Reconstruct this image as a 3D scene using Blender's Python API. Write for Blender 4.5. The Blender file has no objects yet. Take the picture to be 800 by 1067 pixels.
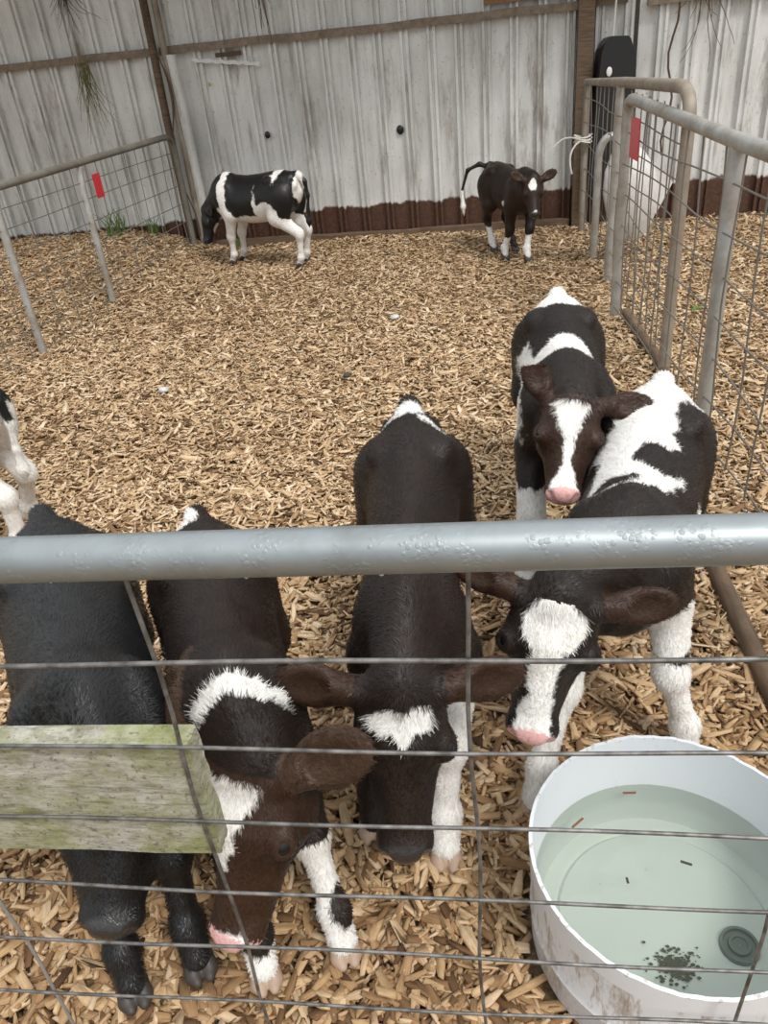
import bpy, bmesh, math, random
import numpy as np
from mathutils import Vector, Matrix, noise as mnoise
random.seed(7); rng = np.random.default_rng(11)
R = math.radians
scene = bpy.context.scene
COL = scene.collection

# ------------------------------------------------------------------ camera
cam_d = bpy.data.cameras.new('camera'); cam = bpy.data.objects.new('camera', cam_d); COL.objects.link(cam)
TH, RO = R(31), R(6)
fw = Vector((0, math.cos(TH), -math.sin(TH))); u0 = Vector((0, math.sin(TH), math.cos(TH))); r0 = Vector((1, 0, 0))
rt = math.cos(RO)*r0 - math.sin(RO)*u0; up = math.sin(RO)*r0 + math.cos(RO)*u0
M = Matrix((rt, up, -fw)).transposed().to_4x4(); M.translation = (0, 0, 1.6)
cam.matrix_world = M
cam_d.sensor_fit = 'HORIZONTAL'; cam_d.sensor_width = 36; cam_d.lens = 36*800/800
cam_d.clip_start = .02
scene.camera = cam
# ------------------------------------------------------------------ world, sun, exposure
w = bpy.data.worlds.new('overcast_sky'); scene.world = w; w.use_nodes = True
nt = w.node_tree; bg = nt.nodes['Background']
tc = nt.nodes.new('ShaderNodeTexCoord'); sep = nt.nodes.new('ShaderNodeSeparateXYZ'); cr = nt.nodes.new('ShaderNodeValToRGB')
nt.links.new(tc.outputs['Generated'], sep.inputs[0]); nt.links.new(sep.outputs['Z'], cr.inputs[0]); nt.links.new(cr.outputs[0], bg.inputs['Color'])
cr.color_ramp.elements[0].position = 0.0; cr.color_ramp.elements[0].color = (.40, .42, .43, 1)
cr.color_ramp.elements[1].position = .75; cr.color_ramp.elements[1].color = (.93, .97, 1.0, 1)
bg.inputs['Strength'].default_value = 1.35
sun_d = bpy.data.lights.new('sun', 'SUN'); sun = bpy.data.objects.new('sun', sun_d); COL.objects.link(sun)
sun_d.energy = 2.3; sun_d.angle = R(14); sun_d.color = (1, .97, .92)
sun.rotation_euler = Vector((-.38, .62, -1.0)).to_track_quat('-Z', 'Y').to_euler()
scene.view_settings.view_transform = 'Standard'; scene.view_settings.look = 'None'
scene.view_settings.exposure = 0.06; scene.view_settings.gamma = 1; scene.view_settings.use_curve_mapping = False

# ------------------------------------------------------------------ helpers
def tag(o, label=None, cat=None, group=None, kind=None):
    for k, v in (('label', label), ('category', cat), ('group', group), ('kind', kind)):
        if v: o[k] = v
    return o
def empty(name, loc=(0, 0, 0), rz=0):
    o = bpy.data.objects.new(name, None); COL.objects.link(o); o.location = loc; o.rotation_euler = (0, 0, rz); o.empty_display_size = .1
    return o
def obj(name, bm, mat, parent=None, smooth=True):
    me = bpy.data.meshes.new(name); bmesh.ops.recalc_face_normals(bm, faces=bm.faces); bm.to_mesh(me); bm.free()
    if smooth:
        me.shade_smooth()
        try: me.set_sharp_from_angle(angle=R(40))
        except Exception: pass
    o = bpy.data.objects.new(name, me); COL.objects.link(o)
    if mat: me.materials.append(mat)
    if parent: o.parent = parent
    return o
def tube(bm, pts, r, n=10, cap=True):
    pts = [Vector(p) for p in pts]; m = len(pts)
    rs = r if isinstance(r, (list, tuple)) else [r]*m
    rings = []; prev = None
    for i, p in enumerate(pts):
        t = (pts[min(i+1, m-1)] - pts[max(i-1, 0)])
        if t.length < 1e-9: t = Vector((0, 0, 1))
        t.normalize()
        if prev is None:
            a = Vector((0, 0, 1)) if abs(t.z) < .9 else Vector((1, 0, 0))
            s = t.cross(a).normalized()
        else:
            s = (prev - t*prev.dot(t)).normalized()
        prev = s; q = t.cross(s)
        rings.append([bm.verts.new(p + (s*math.cos(2*math.pi*k/n) + q*math.sin(2*math.pi*k/n))*rs[i]) for k in range(n)])
    for a, b in zip(rings, rings[1:]):
        for k in range(n): bm.faces.new((a[k], a[(k+1) % n], b[(k+1) % n], b[k]))
    if cap: bm.faces.new(rings[0]); bm.faces.new(rings[-1][::-1])
def box(bm, o, ax, ay, az):
    """box with corner o and edge vectors ax, ay, az"""
    o, ax, ay, az = map(Vector, (o, ax, ay, az))
    v = [bm.verts.new(o + ax*i + ay*j + az*k) for i in (0, 1) for j in (0, 1) for k in (0, 1)]
    for f in ((0, 1, 3, 2), (4, 6, 7, 5), (0, 4, 5, 1), (2, 3, 7, 6), (0, 2, 6, 4), (1, 5, 7, 3)): bm.faces.new([v[i] for i in f])
def lathe(bm, prof, n=96, center=(0, 0), jag=None):
    rings = []
    for (r, z) in prof:
        ring = []
        for k in range(n):
            a = 2*math.pi*k/n; dz = jag(a, r, z) if jag else 0
            ring.append(bm.verts.new((center[0]+r*math.cos(a), center[1]+r*math.sin(a), z+dz)))
        rings.append(ring)
    for a, b in zip(rings, rings[1:]):
        for k in range(n): bm.faces.new((a[k], a[(k+1) % n], b[(k+1) % n], b[k]))
    return rings
def arc(p0, pc, p1, n=6):
    p0, pc, p1 = map(Vector, (p0, pc, p1))
    return [p0*(1-t)**2 + pc*2*t*(1-t) + p1*t*t for t in [i/n for i in range(n+1)]]

# ------------------------------------------------------------------ material helpers
class NT:
    def __init__(s, name):
        s.m = bpy.data.materials.new(name); s.m.use_nodes = True; s.t = s.m.node_tree; s.b = s.t.nodes['Principled BSDF']
    def n(s, kind, **kw):
        nd = s.t.nodes.new('ShaderNode'+kind)
        for k, v in kw.items():
            if k in nd.inputs: nd.inputs[k].default_value = v
            else: setattr(nd, k, v)
        return nd
    def l(s, a, b): s.t.links.new(a, b)
    def coord(s, scale=(1, 1, 1), kind='Object'):
        c = s.n('TexCoord'); mp = s.n('Mapping'); mp.inputs['Scale'].default_value = scale; s.l(c.outputs[kind], mp.inputs[0]); return mp.outputs[0]
    def noise(s, vec, scale, detail=4, rough=.55):
        nd = s.n('TexNoise'); nd.inputs['Scale'].default_value = scale; nd.inputs['Detail'].default_value = detail; nd.inputs['Roughness'].default_value = rough
        s.l(vec, nd.inputs['Vector']); return nd.outputs['Fac']
    def ramp(s, fac, stops, interp='LINEAR'):
        nd = s.n('ValToRGB'); e = nd.color_ramp.elements; nd.color_ramp.interpolation = interp
        while len(e) < len(stops): e.new(.5)
        for el, (p, c) in zip(e, stops):
            el.position = p; el.color = tuple(c)+(1,) if not isinstance(c, (int, float)) else (c, c, c, 1)
        s.l(fac, nd.inputs[0]); return nd.outputs[0]
    def mix(s, fac, a, b, mode='MIX'):
        nd = s.n('MixRGB'); nd.blend_type = mode
        for sock, v in ((nd.inputs[0], fac), (nd.inputs[1], a), (nd.inputs[2], b)):
            if isinstance(v, (int, float)): sock.default_value = v if sock.type == 'VALUE' else (v, v, v, 1)
            elif isinstance(v, (tuple, list)): sock.default_value = tuple(v)+(1,)
            else: s.l(v, sock)
        return nd.outputs[0]
    def math(s, op, a, b=0, c=None):
        nd = s.n('Math'); nd.operation = op
        for i, v in enumerate((a, b, c)):
            if v is None: continue
            if isinstance(v, (int, float)): nd.inputs[i].default_value = v
            else: s.l(v, nd.inputs[i])
        return nd.outputs[0]
    def bump(s, h, strength=.3, dist=.002):
        nd = s.n('Bump'); nd.inputs['Strength'].default_value = strength; nd.inputs['Distance'].default_value = dist
        s.l(h, nd.inputs['Height']); s.l(nd.outputs[0], s.b.inputs['Normal'])
    def set(s, **kw):
        for k, v in kw.items():
            sk = s.b.inputs[k.replace('_', ' ')]
            if hasattr(v, 'node'): s.l(v, sk)
            else: sk.default_value = v if not isinstance(v, tuple) else v+(1,)
        return s.m

def mat_chip():
    t = NT('wood_chip'); g = t.n('NewGeometry'); rnd = g.outputs['Random Per Island']
    c = t.ramp(rnd, [(0, (.10, .053, .022)), (.08, (.26, .155, .075)), (.28, (.49, .335, .19)), (.56, (.66, .49, .30)), (.84, (.79, .63, .43)), (1, (.87, .75, .57))])
    v = t.coord(); n1 = t.noise(v, 55, 5, .65); n2 = t.noise(v, 1.3, 2)
    ga_ = t.n('Attribute'); ga_.attribute_name = 'grain'; mp = t.n('Mapping'); mp.inputs['Scale'].default_value = (18, 420, 300); t.l(ga_.outputs['Vector'], mp.inputs[0]); gr = t.noise(mp.outputs[0], 1.0, 4, .6)
    c = t.mix(.75, c, t.ramp(gr, [(.30, (.52, .40, .28)), (.50, (.92, .86, .80)), (.7, (1.0, 1.0, 1.0))]), 'MULTIPLY')
    c = t.mix(.35, c, t.ramp(n1, [(.25, (.5, .42, .36)), (.6, (1, 1, 1))]), 'MULTIPLY')
    sy = t.n('SeparateXYZ'); t.l(v, sy.inputs[0]); near_gate = t.ramp(t.math('MULTIPLY_ADD', t.math('ADD', sy.outputs['Y'], t.math('MULTIPLY', n2, 1.6)), .5, -.9), [(0, 1), (1, 0)])   # litter darker and browner towards the gate
    c = t.mix(t.math('MULTIPLY', near_gate, .6), c, (.76, .66, .53), 'MULTIPLY')
    c = t.mix(.6, c, t.ramp(n2, [(.3, (.80, .74, .68)), (.65, (1, 1, 1))]), 'MULTIPLY')
    t.bump(gr, .45, .002)
    return t.set(Base_Color=c, Roughness=.78)
def mat_soil():
    t = NT('chip_litter'); v = t.coord(); n1 = t.noise(v, 28, 6, .7); vo = t.n('TexVoronoi'); vo.inputs['Scale'].default_value = 45; t.l(v, vo.inputs['Vector'])
    c = t.ramp(n1, [(.3, (.10, .06, .03)), (.5, (.26, .17, .09)), (.75, (.42, .29, .16))])
    c = t.mix(.35, c, vo.outputs['Distance'], 'SOFT_LIGHT')
    t.bump(n1, .8, .02)
    return t.set(Base_Color=c, Roughness=.9)
def mat_galv(name, base=(.42, .44, .45), dirty=.25, rough=.38, dirtc=(.22, .17, .12), metal=.75):
    t = NT(name); v = t.coord(); n1 = t.noise(v, 14, 5, .6); n2 = t.noise(v, 60, 4); n3 = t.noise(v, 5, 5, .7)
    c = t.mix(n1, tuple(x*.72 for x in base), tuple(min(1, x*1.25) for x in base))
    c = t.mix(t.ramp(n3, [(.62-dirty, 0), (.78, 1)]), c, dirtc)
    if name == 'galvanised_rail':
        vo = t.n('TexVoronoi'); vo.inputs['Scale'].default_value = 170; t.l(v, vo.inputs['Vector'])
        bd = t.math('MULTIPLY', t.ramp(vo.outputs['Distance'], [(.0, 1), (.38, .75), (.50, 0)]), t.ramp(t.noise(v, 22, 4, .7), [(.50, 0), (.58, 1)])); n2 = t.math('ADD', t.math('MULTIPLY', n2, .25), bd)
    t.bump(n2, .25 if metal < .65 else .38, .001)
    return t.set(Base_Color=c, Metallic=metal, Roughness=t.math('ADD', rough, t.math('MULTIPLY', n2, .15)))
def mat_wire():
    t = NT('dull_wire'); v = t.coord(); n1 = t.noise(v, 40, 4)
    c = t.ramp(n1, [(.35, (.09, .085, .08)), (.65, (.25, .24, .23))])
    return t.set(Base_Color=c, Metallic=.6, Roughness=.5)
def mat_rustwire():
    t = NT('wire_with_rust_at_top'); v = t.coord(); s = t.n('SeparateXYZ'); t.l(v, s.inputs[0]); n1 = t.noise(v, 40, 4)
    c = t.mix(n1, (.22, .21, .19), (.36, .35, .33))
    z = t.math('ADD', s.outputs['Z'], t.math('MULTIPLY', n1, .05))
    c = t.mix(t.ramp(t.math('MULTIPLY_ADD', z, 20, -21.4), [(0, 0), (.3, 1)]), c, t.mix(n1, (.17, .045, .02), (.36, .15, .07)))
    return t.set(Base_Color=c, Metallic=.3, Roughness=.6)
def mat_wall():
    t = NT('weathered_painted_sheet_metal'); v = t.coord(); s = t.n('SeparateXYZ'); t.l(v, s.inputs[0])
    vs = t.coord((1, 1, .12)); streak = t.noise(vs, 9, 6, .7); fine = t.noise(v, 45, 6, .7); big = t.noise(v, 1.6, 4)
    c = t.ramp(streak, [(.30, (.40, .385, .355)), (.43, (.70, .695, .67)), (.7, (.88, .88, .87))])
    c = t.mix(t.ramp(big, [(.35, .35), (.65, 0)]), c, (.33, .32, .29))
    c = t.mix(t.ramp(fine, [(.60, 0), (.70, .75)]), c, (.17, .14, .10))
    stain = t.noise(t.coord((1, 1, .22)), 4.2, 5, .75)
    c = t.mix(t.ramp(stain, [(.56, 0), (.70, .8)]), c, (.24, .185, .13))
    # rusted foot of the sheets, its ragged upper edge
    e = t.math('ADD', s.outputs['Z'], t.math('MULTIPLY', t.noise(t.coord((1, 1, .5)), 5, 6, .65), .16))
    e = t.math('ADD', e, t.math('MULTIPLY', s.outputs['X'], -.012))
    rust = t.ramp(fine, [(.3, (.045, .022, .014)), (.55, (.10, .046, .028)), (.75, (.17, .09, .055))])
    m = t.ramp(t.math('MULTIPLY_ADD', e, 30, -11.8), [(0, 1), (.6, 0)])
    c = t.mix(m, c, rust)
    t.bump(fine, .25, .004)
    return t.set(Base_Color=c, Roughness=.55, Metallic=0.15)
def mat_wood(name, a, b, sc=(1, 1, 12), rough=.8):
    t = NT(name); v = t.coord(sc); n = t.noise(v, 6, 6, .65)
    c = t.ramp(n, [(.3, a), (.7, b)]); t.bump(n, .4, .004)
    return t.set(Base_Color=c, Roughness=rough)
def mat_board():
    t = NT('mossy_weathered_board'); v = t.coord((1, 1, 3.2)); v2 = t.coord()
    n = t.noise(v, 26, 8, .75); moss = t.noise(v2, 9, 6, .7); spk = t.noise(v2, 130, 3); strk = t.noise(t.coord((.6, 1, 9)), 12, 6, .7)
    c = t.ramp(n, [(.28, (.11, .10, .08)), (.42, (.30, .28, .235)), (.58, (.48, .46, .40)), (.8, (.62, .60, .55))])
    c = t.mix(t.ramp(moss, [(.40, 0), (.62, .80)]), c, t.mix(n, (.10, .11, .02), (.34, .36, .11)))
    c = t.mix(t.ramp(spk, [(.58, 0), (.66, .6)]), c, (.10, .085, .06))
    c = t.mix(t.ramp(strk, [(.56, 0), (.64, .55)]), c, (.13, .12, .07))
    t.bump(n, .7, .004)
    return t.set(Base_Color=c, Roughness=.9)
def mat_tub(outside=False):
    t = NT('scuffed_white_plastic' if outside else 'white_plastic_inside'); v = t.coord(); s = t.noise(t.coord((1, 1, .35)), 16, 7, .75); f = t.noise(v, 5, 4)
    sp = t.n('SeparateXYZ'); t.l(v, sp.inputs[0])
    rad = t.math('SQRT', t.math('ADD', t.math('POWER', sp.outputs['X'], 2), t.math('POWER', sp.outputs['Y'], 2)))
    outer = 1.0 if outside else 0.0
    c = t.mix(f, (.70, .72, .75), (.76, .77, .79))
    if outside:
        c = t.mix(t.ramp(s, [(.50, 0), (.62, .7)]), c, (.36, .28, .20)); c = t.mix(t.ramp(t.noise(t.coord((1, 1, .12)), 60, 4, .7), [(.56, 0), (.64, .6)]), c, (.28, .20, .13))
    rim = t.ramp(t.math('MULTIPLY_ADD', sp.outputs['Z'], 200, -58.6), [(0, 0), (1, 1)]); c = t.mix(t.math('MULTIPLY', rim, t.ramp(t.noise(v, 70, 4, .7), [(.56, 0), (.62, .6)])), c, (.36, .26, .17))
    c = t.mix(t.ramp(t.noise(v, 38, 5, .8), [(.64, 0), (.72, .35)]), c, (.35, .28, .2))
    t.bump(s, .15, .002)
    t.b.inputs['Subsurface Weight'].default_value = .25; t.b.inputs['Subsurface Radius'].default_value = (.02, .02, .02)
    return t.set(Base_Color=c, Roughness=.42)
def mat_water():
    m = bpy.data.materials.new('clear_water'); m.use_nodes = True; t = m.node_tree; t.nodes.clear()
    o = t.nodes.new('ShaderNodeOutputMaterial'); mx = t.nodes.new('ShaderNodeMixShader'); tr = t.nodes.new('ShaderNodeBsdfTransparent'); gl = t.nodes.new('ShaderNodeBsdfGlossy'); fr = t.nodes.new('ShaderNodeFresnel')
    fr.inputs['IOR'].default_value = 1.33; tr.inputs['Color'].default_value = (.76, .80, .73, 1); gl.inputs['Roughness'].default_value = .02
    nz = t.nodes.new('ShaderNodeTexNoise'); nz.inputs['Scale'].default_value = 9; bp = t.nodes.new('ShaderNodeBump'); bp.inputs['Strength'].default_value = .1; bp.inputs['Distance'].default_value = .01
    c = t.nodes.new('ShaderNodeTexCoord'); t.links.new(c.outputs['Object'], nz.inputs[0]); t.links.new(nz.outputs[0], bp.inputs['Height']); t.links.new(bp.outputs[0], gl.inputs['Normal']); t.links.new(bp.outputs[0], fr.inputs['Normal'])
    t.links.new(fr.outputs[0], mx.inputs[0]); t.links.new(tr.outputs[0], mx.inputs[1]); t.links.new(gl.outputs[0], mx.inputs[2]); t.links.new(mx.outputs[0], o.inputs[0])
    return m
def mat_coat(name, dark=(.010, .009, .009), brown=(.055, .026, .014), sheen=.06, rough=.5):
    t = NT(name); at = t.n('Attribute'); at.attribute_name = 'coat'; s = t.n('SeparateColor'); t.l(at.outputs['Color'], s.inputs[0])
    ra = t.n('Attribute'); ra.attribute_name = 'root'; v = ra.outputs['Vector']; mp = t.n('Mapping'); mp.inputs['Scale'].default_value = (1, .3, .6); t.l(v, mp.inputs[0])
    n1 = t.noise(v, 24, 3, .55); n2 = t.noise(v, 130, 3, .7); fur = t.noise(mp.outputs[0], 170, 3, .65)
    e = t.math('ADD', s.outputs[0], t.math('MULTIPLY', t.math('SUBTRACT', n1, .5), .040))
    e = t.math('ADD', e, t.math('MULTIPLY', t.math('SUBTRACT', fur, .5), .010))
    wh = t.ramp(t.math('MULTIPLY_ADD', e, 130, .5), [(0, 0), (1, 1)])
    dk = t.mix(t.math('MINIMUM', t.math('MAXIMUM', t.math('ADD', s.outputs[2], t.math('MULTIPLY', t.math('SUBTRACT', n1, .5), .5)), 0), 1), dark, brown)
    dk = t.mix(t.math('MULTIPLY', fur, .25), dk, tuple(min(1, x*1.5+.003) for x in brown))
    dk = t.mix(t.math('MINIMUM', t.math('MAXIMUM', t.math('SUBTRACT', s.outputs[2], 1), 0), 1), dk, t.mix(fur, (.055, .033, .020), (.14, .085, .054)))
    wc = t.mix(t.ramp(fur, [(.3, 0), (.55, 1)]), (.60, .56, .50), (.86, .84, .81))
    wc = t.mix(t.ramp(n1, [(.60, 0), (.85, .30)]), wc, (.50, .41, .30))
    c = t.mix(wh, dk, wc)
    pk = t.ramp(t.math('MULTIPLY_ADD', t.math('ADD', s.outputs[1], t.math('MULTIPLY', t.math('SUBTRACT', n2, .5), .026)), 260, .5), [(0, 0), (1, 1)])
    c = t.mix(pk, c, t.mix(t.ramp(n2, [(.35, 0), (.5, 1)]), (.55, .27, .25), (.74, .42, .40)))
    nb = t.n('Attribute'); nb.attribute_name = 'nose'
    c = t.mix(nb.outputs['Fac'], c, t.mix(n2, (.012, .011, .011), (.03, .027, .027)))
    t.bump(fur, .55, .004)
    t.l(t.math('MULTIPLY_ADD', nb.outputs['Fac'], .5, .42 if name == 'coat_black' else .28), t.b.inputs['Specular IOR Level']); t.b.inputs['Sheen Weight'].default_value = sheen; t.b.inputs['Sheen Roughness'].default_value = .35
    return t.set(Base_Color=c, Roughness=t.math('SUBTRACT', rough, t.math('MULTIPLY', nb.outputs['Fac'], .25)))
def flat(name, c, rough=.5, metal=0, **kw):
    t = NT(name); v = t.coord(); n = t.noise(v, 30, 4)
    return t.set(Base_Color=t.mix(n, tuple(x*.75 for x in c), tuple(min(1, x*1.15) for x in c)), Roughness=rough, Metallic=metal)

MT = dict(chip=mat_chip(), soil=mat_soil(), rail=mat_galv('galvanised_rail', (.30, .325, .335), .10, .46, (.20, .21, .20), .7),
          pipe=mat_galv('weathered_pipe', (.47, .47, .45), .22, .45, (.27, .21, .15), .55), pipe_dirty=mat_galv('dirty_pipe', (.36, .32, .26), .3, .6, (.18, .12, .08), .3),
          pipe_top=mat_galv('dull_top_pipe', (.24, .225, .19), .2, .55, (.15, .12, .09), .4),
          wire=mat_wire(), wire2=flat('grey_brown_wire', (.20, .18, .155), .6, .3), rwire=mat_rustwire(), wall=mat_wall(), timber=mat_wood('old_brown_timber', (.07, .042, .026), (.20, .135, .085)), girt=mat_wood('grey_brown_girt', (.14, .105, .075), (.30, .235, .175), (3, 3, 3)),
          board=mat_board(), tub=mat_tub(), tub_out=mat_tub(True), water=mat_water(), red=flat('red_plastic_tag', (.55, .02, .03), .35), black=flat('black_plastic', (.012, .012, .013), .35),
          eye=flat('dark_eye', (.006, .005, .006), .05), hoof_pale=flat('pale_hoof', (.42, .30, .22), .5), hoof_dark=flat('dark_hoof', (.05, .04, .035), .5),
          vine=flat('dry_vine', (.10, .07, .045), .85), vine_green=flat('dry_grass_green', (.17, .16, .06), .85), rope=flat('white_rope', (.7, .68, .62), .8), white=flat('white_plastic', (.72, .70, .68), .45),
          stone=mat_wood('rough_render', (.16, .14, .11), (.34, .31, .27), (14, 14, 14)), dirt=flat('submerged_dirt', (.10, .10, .07), .9), chiplet=flat('floating_bark', (.22, .09, .04), .8),
          green=flat('green_leaf', (.10, .19, .04), .6), twine=flat('green_twine', (.03, .11, .08), .7), dung=flat('dark_speck', (.05, .045, .04), .8), roof=flat('roof_sheet', (.30, .30, .30), .6), pale=flat('pale_pebble', (.55, .56, .56), .6))

# ------------------------------------------------------------------ ground
def gz(x, y):
    """height of the litter"""
    h = .012*math.sin(x*1.9+.5)*math.sin(y*1.7) + .02*(mnoise.noise(Vector((x*1.3, y*1.3, 3)))) + .010*(mnoise.noise(Vector((x*5, y*5, 7))))
    t = min(1, max(0, (y-5.5)/2.6)); u = min(1, max(0, (-x-1.1)/1.2))
    return h + .19*t*t*(3-2*t)*u*u*(3-2*u) + (.05*t if x > -1.2 else .05*t)
X0, X1, Y0, Y1, ST = -5.2, 4.4, .2, 9.4, .08
nx = int((X1-X0)/ST)+1; ny = int((Y1-Y0)/ST)+1
HG = np.array([[gz(X0+i*ST, Y0+j*ST) for j in range(ny)] for i in range(nx)])
bm = bmesh.new(); vv = [[bm.verts.new((X0+i*ST, Y0+j*ST, HG[i, j]-.012)) for j in range(ny)] for i in range(nx)]
for i in range(nx-1):
    for j in range(ny-1): bm.faces.new((vv[i][j], vv[i+1][j], vv[i+1][j+1], vv[i][j+1]))
tag(obj('floor', bm, MT['soil']), kind='structure')
bm = bmesh.new(); box(bm, (-12, -6, -.35), (24, 0, 0), (0, 18, 0), (0, 0, .30)); tag(obj('floor', bm, MT['soil'], smooth=False), kind='structure')
# ------------------------------------------------------------------ back wall
W0 = Vector((-1.571, 8.169, 0)); WD = Vector((.981, -.193, 0)).normalized(); WN = Vector((WD.y, -WD.x, 0))      # WN points at the viewer
if WN.y > 0: WN = -WN
PITCH = .233
def corrugated(s0, s1, z0, z1, off):
    prof = []; s = s0; k = 0
    while s < s1:
        prof += [(s, 0), (s+.145, 0), (s+.152, .044), (s+.174, .044), (s+.179, .022), (s+.196, .022), (s+.201, .044), (s+.223, .044), (s+.230, 0)]; s += PITCH; k += 1
    prof.append((s, 0)); b = bmesh.new(); rows = []
    nz = 6
    for q in range(nz+1):
        z = z0+(z1-z0)*q/nz
        rows.append([b.verts.new(W0+WD*a+WN*(d+off+.003*math.sin(a*3+q))+Vector((0, 0, z))) for a, d in prof])
    for r1, r2 in zip(rows, rows[1:]):
        for i in range(len(prof)-1): b.faces.new((r1[i], r1[i+1], r2[i+1], r2[i]))
    return b
def wp(s, n, z): return W0+WD*s+WN*n+Vector((0, 0, z))
b = corrugated(-4.5, 3.9, -.05, 3.3, 0); tag(obj('wall_back', b, MT['wall'], smooth=False), kind='structure')
b = corrugated(4.15, 8.5, -.05, 3.3, .05); tag(obj('wall_back', b, MT['wall'], smooth=False), kind='structure')
b = bmesh.new(); box(b, wp(3.92, -.2, -.05), WD*.25, WN*.12, (0, 0, 3.3)); tag(obj('wall_back', b, MT['stone'], smooth=False), kind='structure')

# ------------------------------------------------------------------ calves: one continuous body each, grown from a distance field
def rot_to(fwd, upv):
    """matrix whose rows are right, forward, up"""
    f = np.array(fwd, float); f /= np.linalg.norm(f); u = np.array(upv, float); u -= f*(u@f); u /= np.linalg.norm(u)
    return np.array([np.cross(f, u), f, u])
class Field:
    def __init__(s, lo, hi, h):
        s.lo = np.array(lo, float); s.h = h; s.n = (np.ceil((np.array(hi)-s.lo)/h)+1).astype(int)
        s.v = np.full(s.n, .12, np.float32)
        s.ax = [(s.lo[i]+h*np.arange(s.n[i])).astype(np.float32) for i in range(3)]
    def sub(s, lo, hi, m):
        a = np.clip(np.floor((np.array(lo)-m-s.lo)/s.h).astype(int), 0, s.n-1); b = np.clip(np.ceil((np.array(hi)+m-s.lo)/s.h).astype(int)+1, 1, s.n)
        return tuple(slice(i, j) for i, j in zip(a, b))
    def grid(s, sl):
        return np.meshgrid(s.ax[0][sl[0]], s.ax[1][sl[1]], s.ax[2][sl[2]], indexing='ij')
    def put(s, sl, d, k, op='add'):
        v = s.v[sl]
        if op == 'add':
            h = np.clip(.5+.5*(v-d)/k, 0, 1); s.v[sl] = v+(d-v)*h-k*h*(1-h)
        else:
            h = np.clip(.5-.5*(v+d)/k, 0, 1); s.v[sl] = v+(-d-v)*h+k*h*(1-h)
    def cone(s, a, b, ra, rb, k=.03, op='add', flat=None):
        a = np.array(a, float); b = np.array(b, float); r = max(ra, rb)
        sl = s.sub(np.minimum(a, b)-r, np.maximum(a, b)+r, .06 if op == 'add' else .01); X, Y, Z = s.grid(sl); ab = b-a; L = ab@ab+1e-9
        t = np.clip(((X-a[0])*ab[0]+(Y-a[1])*ab[1]+(Z-a[2])*ab[2])/L, 0, 1)
        dx, dy, dz = X-a[0]-t*ab[0], Y-a[1]-t*ab[1], Z-a[2]-t*ab[2]
        if flat is not None:                                  # (unit vector, factor): thinner along that vector
            u, fac = flat; q = dx*u[0]+dy*u[1]+dz*u[2]; e = q*(1/fac-1); dx = dx+e*u[0]; dy = dy+e*u[1]; dz = dz+e*u[2]
        s.put(sl, np.sqrt(dx*dx+dy*dy+dz*dz)-(ra+(rb-ra)*t), k, op)
    def ell(s, c, r, rot=None, k=.03, op='add'):
        c = np.array(c, float); r = np.array(r, float); m = r.max()
        sl = s.sub(c-m, c+m, .06 if op == 'add' else .01); X, Y, Z = s.grid(sl); X = X-c[0]; Y = Y-c[1]; Z = Z-c[2]
        if rot is not None: X, Y, Z = [rot[i][0]*X+rot[i][1]*Y+rot[i][2]*Z for i in range(3)]
        k0 = np.sqrt((X/r[0])**2+(Y/r[1])**2+(Z/r[2])**2); k1 = np.sqrt((X/r[0]**2)**2+(Y/r[1]**2)**2+(Z/r[2]**2)**2)+1e-6
        s.put(sl, k0*(k0-1)/k1, k, op)
    def mesh(s):
        v = s.v; ins = v < 0
        c = np.zeros(tuple(np.array(v.shape)-1), np.int8)
        for i in (0, 1):
            for j in (0, 1):
                for k in (0, 1): c += ins[i:i+c.shape[0], j:j+c.shape[1], k:k+c.shape[2]]
        act = (c > 0) & (c < 8); idx = -np.ones(c.shape, np.int64); cells = np.argwhere(act); idx[act] = np.arange(len(cells))
        acc = np.zeros((len(cells), 3)); cnt = np.zeros(len(cells))
        corners = [(i, j, k) for i in (0, 1) for j in (0, 1) for k in (0, 1)]
        cv = {q: v[cells[:, 0]+q[0], cells[:, 1]+q[1], cells[:, 2]+q[2]] for q in corners}
        for q in corners:
            for a in range(3):
                if q[a] == 0:
                    p = list(q); p[a] = 1; v0, v1 = cv[q], cv[tuple(p)]; m = (v0 < 0) != (v1 < 0)
                    t = np.where(m, v0/(v0-v1+1e-12), 0); pt = np.tile(np.array(q, float), (len(cells), 1)); pt[:, a] += t
                    acc[m] += pt[m]; cnt[m] += 1
        P = s.lo+s.h*(cells+acc/cnt[:, None]); faces = []
        for a in range(3):
            b, e = [(1, 2), (2, 0), (0, 1)][a]
            s0 = [slice(1, -1)]*3; s1 = [slice(1, -1)]*3; s0[a] = slice(0, -1); s1[a] = slice(1, None)
            m = ins[tuple(s0)] != ins[tuple(s1)]; pos = np.argwhere(m); off = np.array([1, 1, 1]); off[a] = 0; pos = pos+off
            first = ins[pos[:, 0], pos[:, 1], pos[:, 2]]
            def g(db, de):
                q = pos.copy(); q[:, b] += db; q[:, e] += de; return idx[q[:, 0], q[:, 1], q[:, 2]]
            quad = np.stack([g(-1, -1), g(0, -1), g(0, 0), g(-1, 0)], 1); quad[~first] = quad[~first][:, ::-1]
            faces.append(quad)
        F = np.concatenate(faces); F = F[(F >= 0).all(1)]
        return P, F
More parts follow.
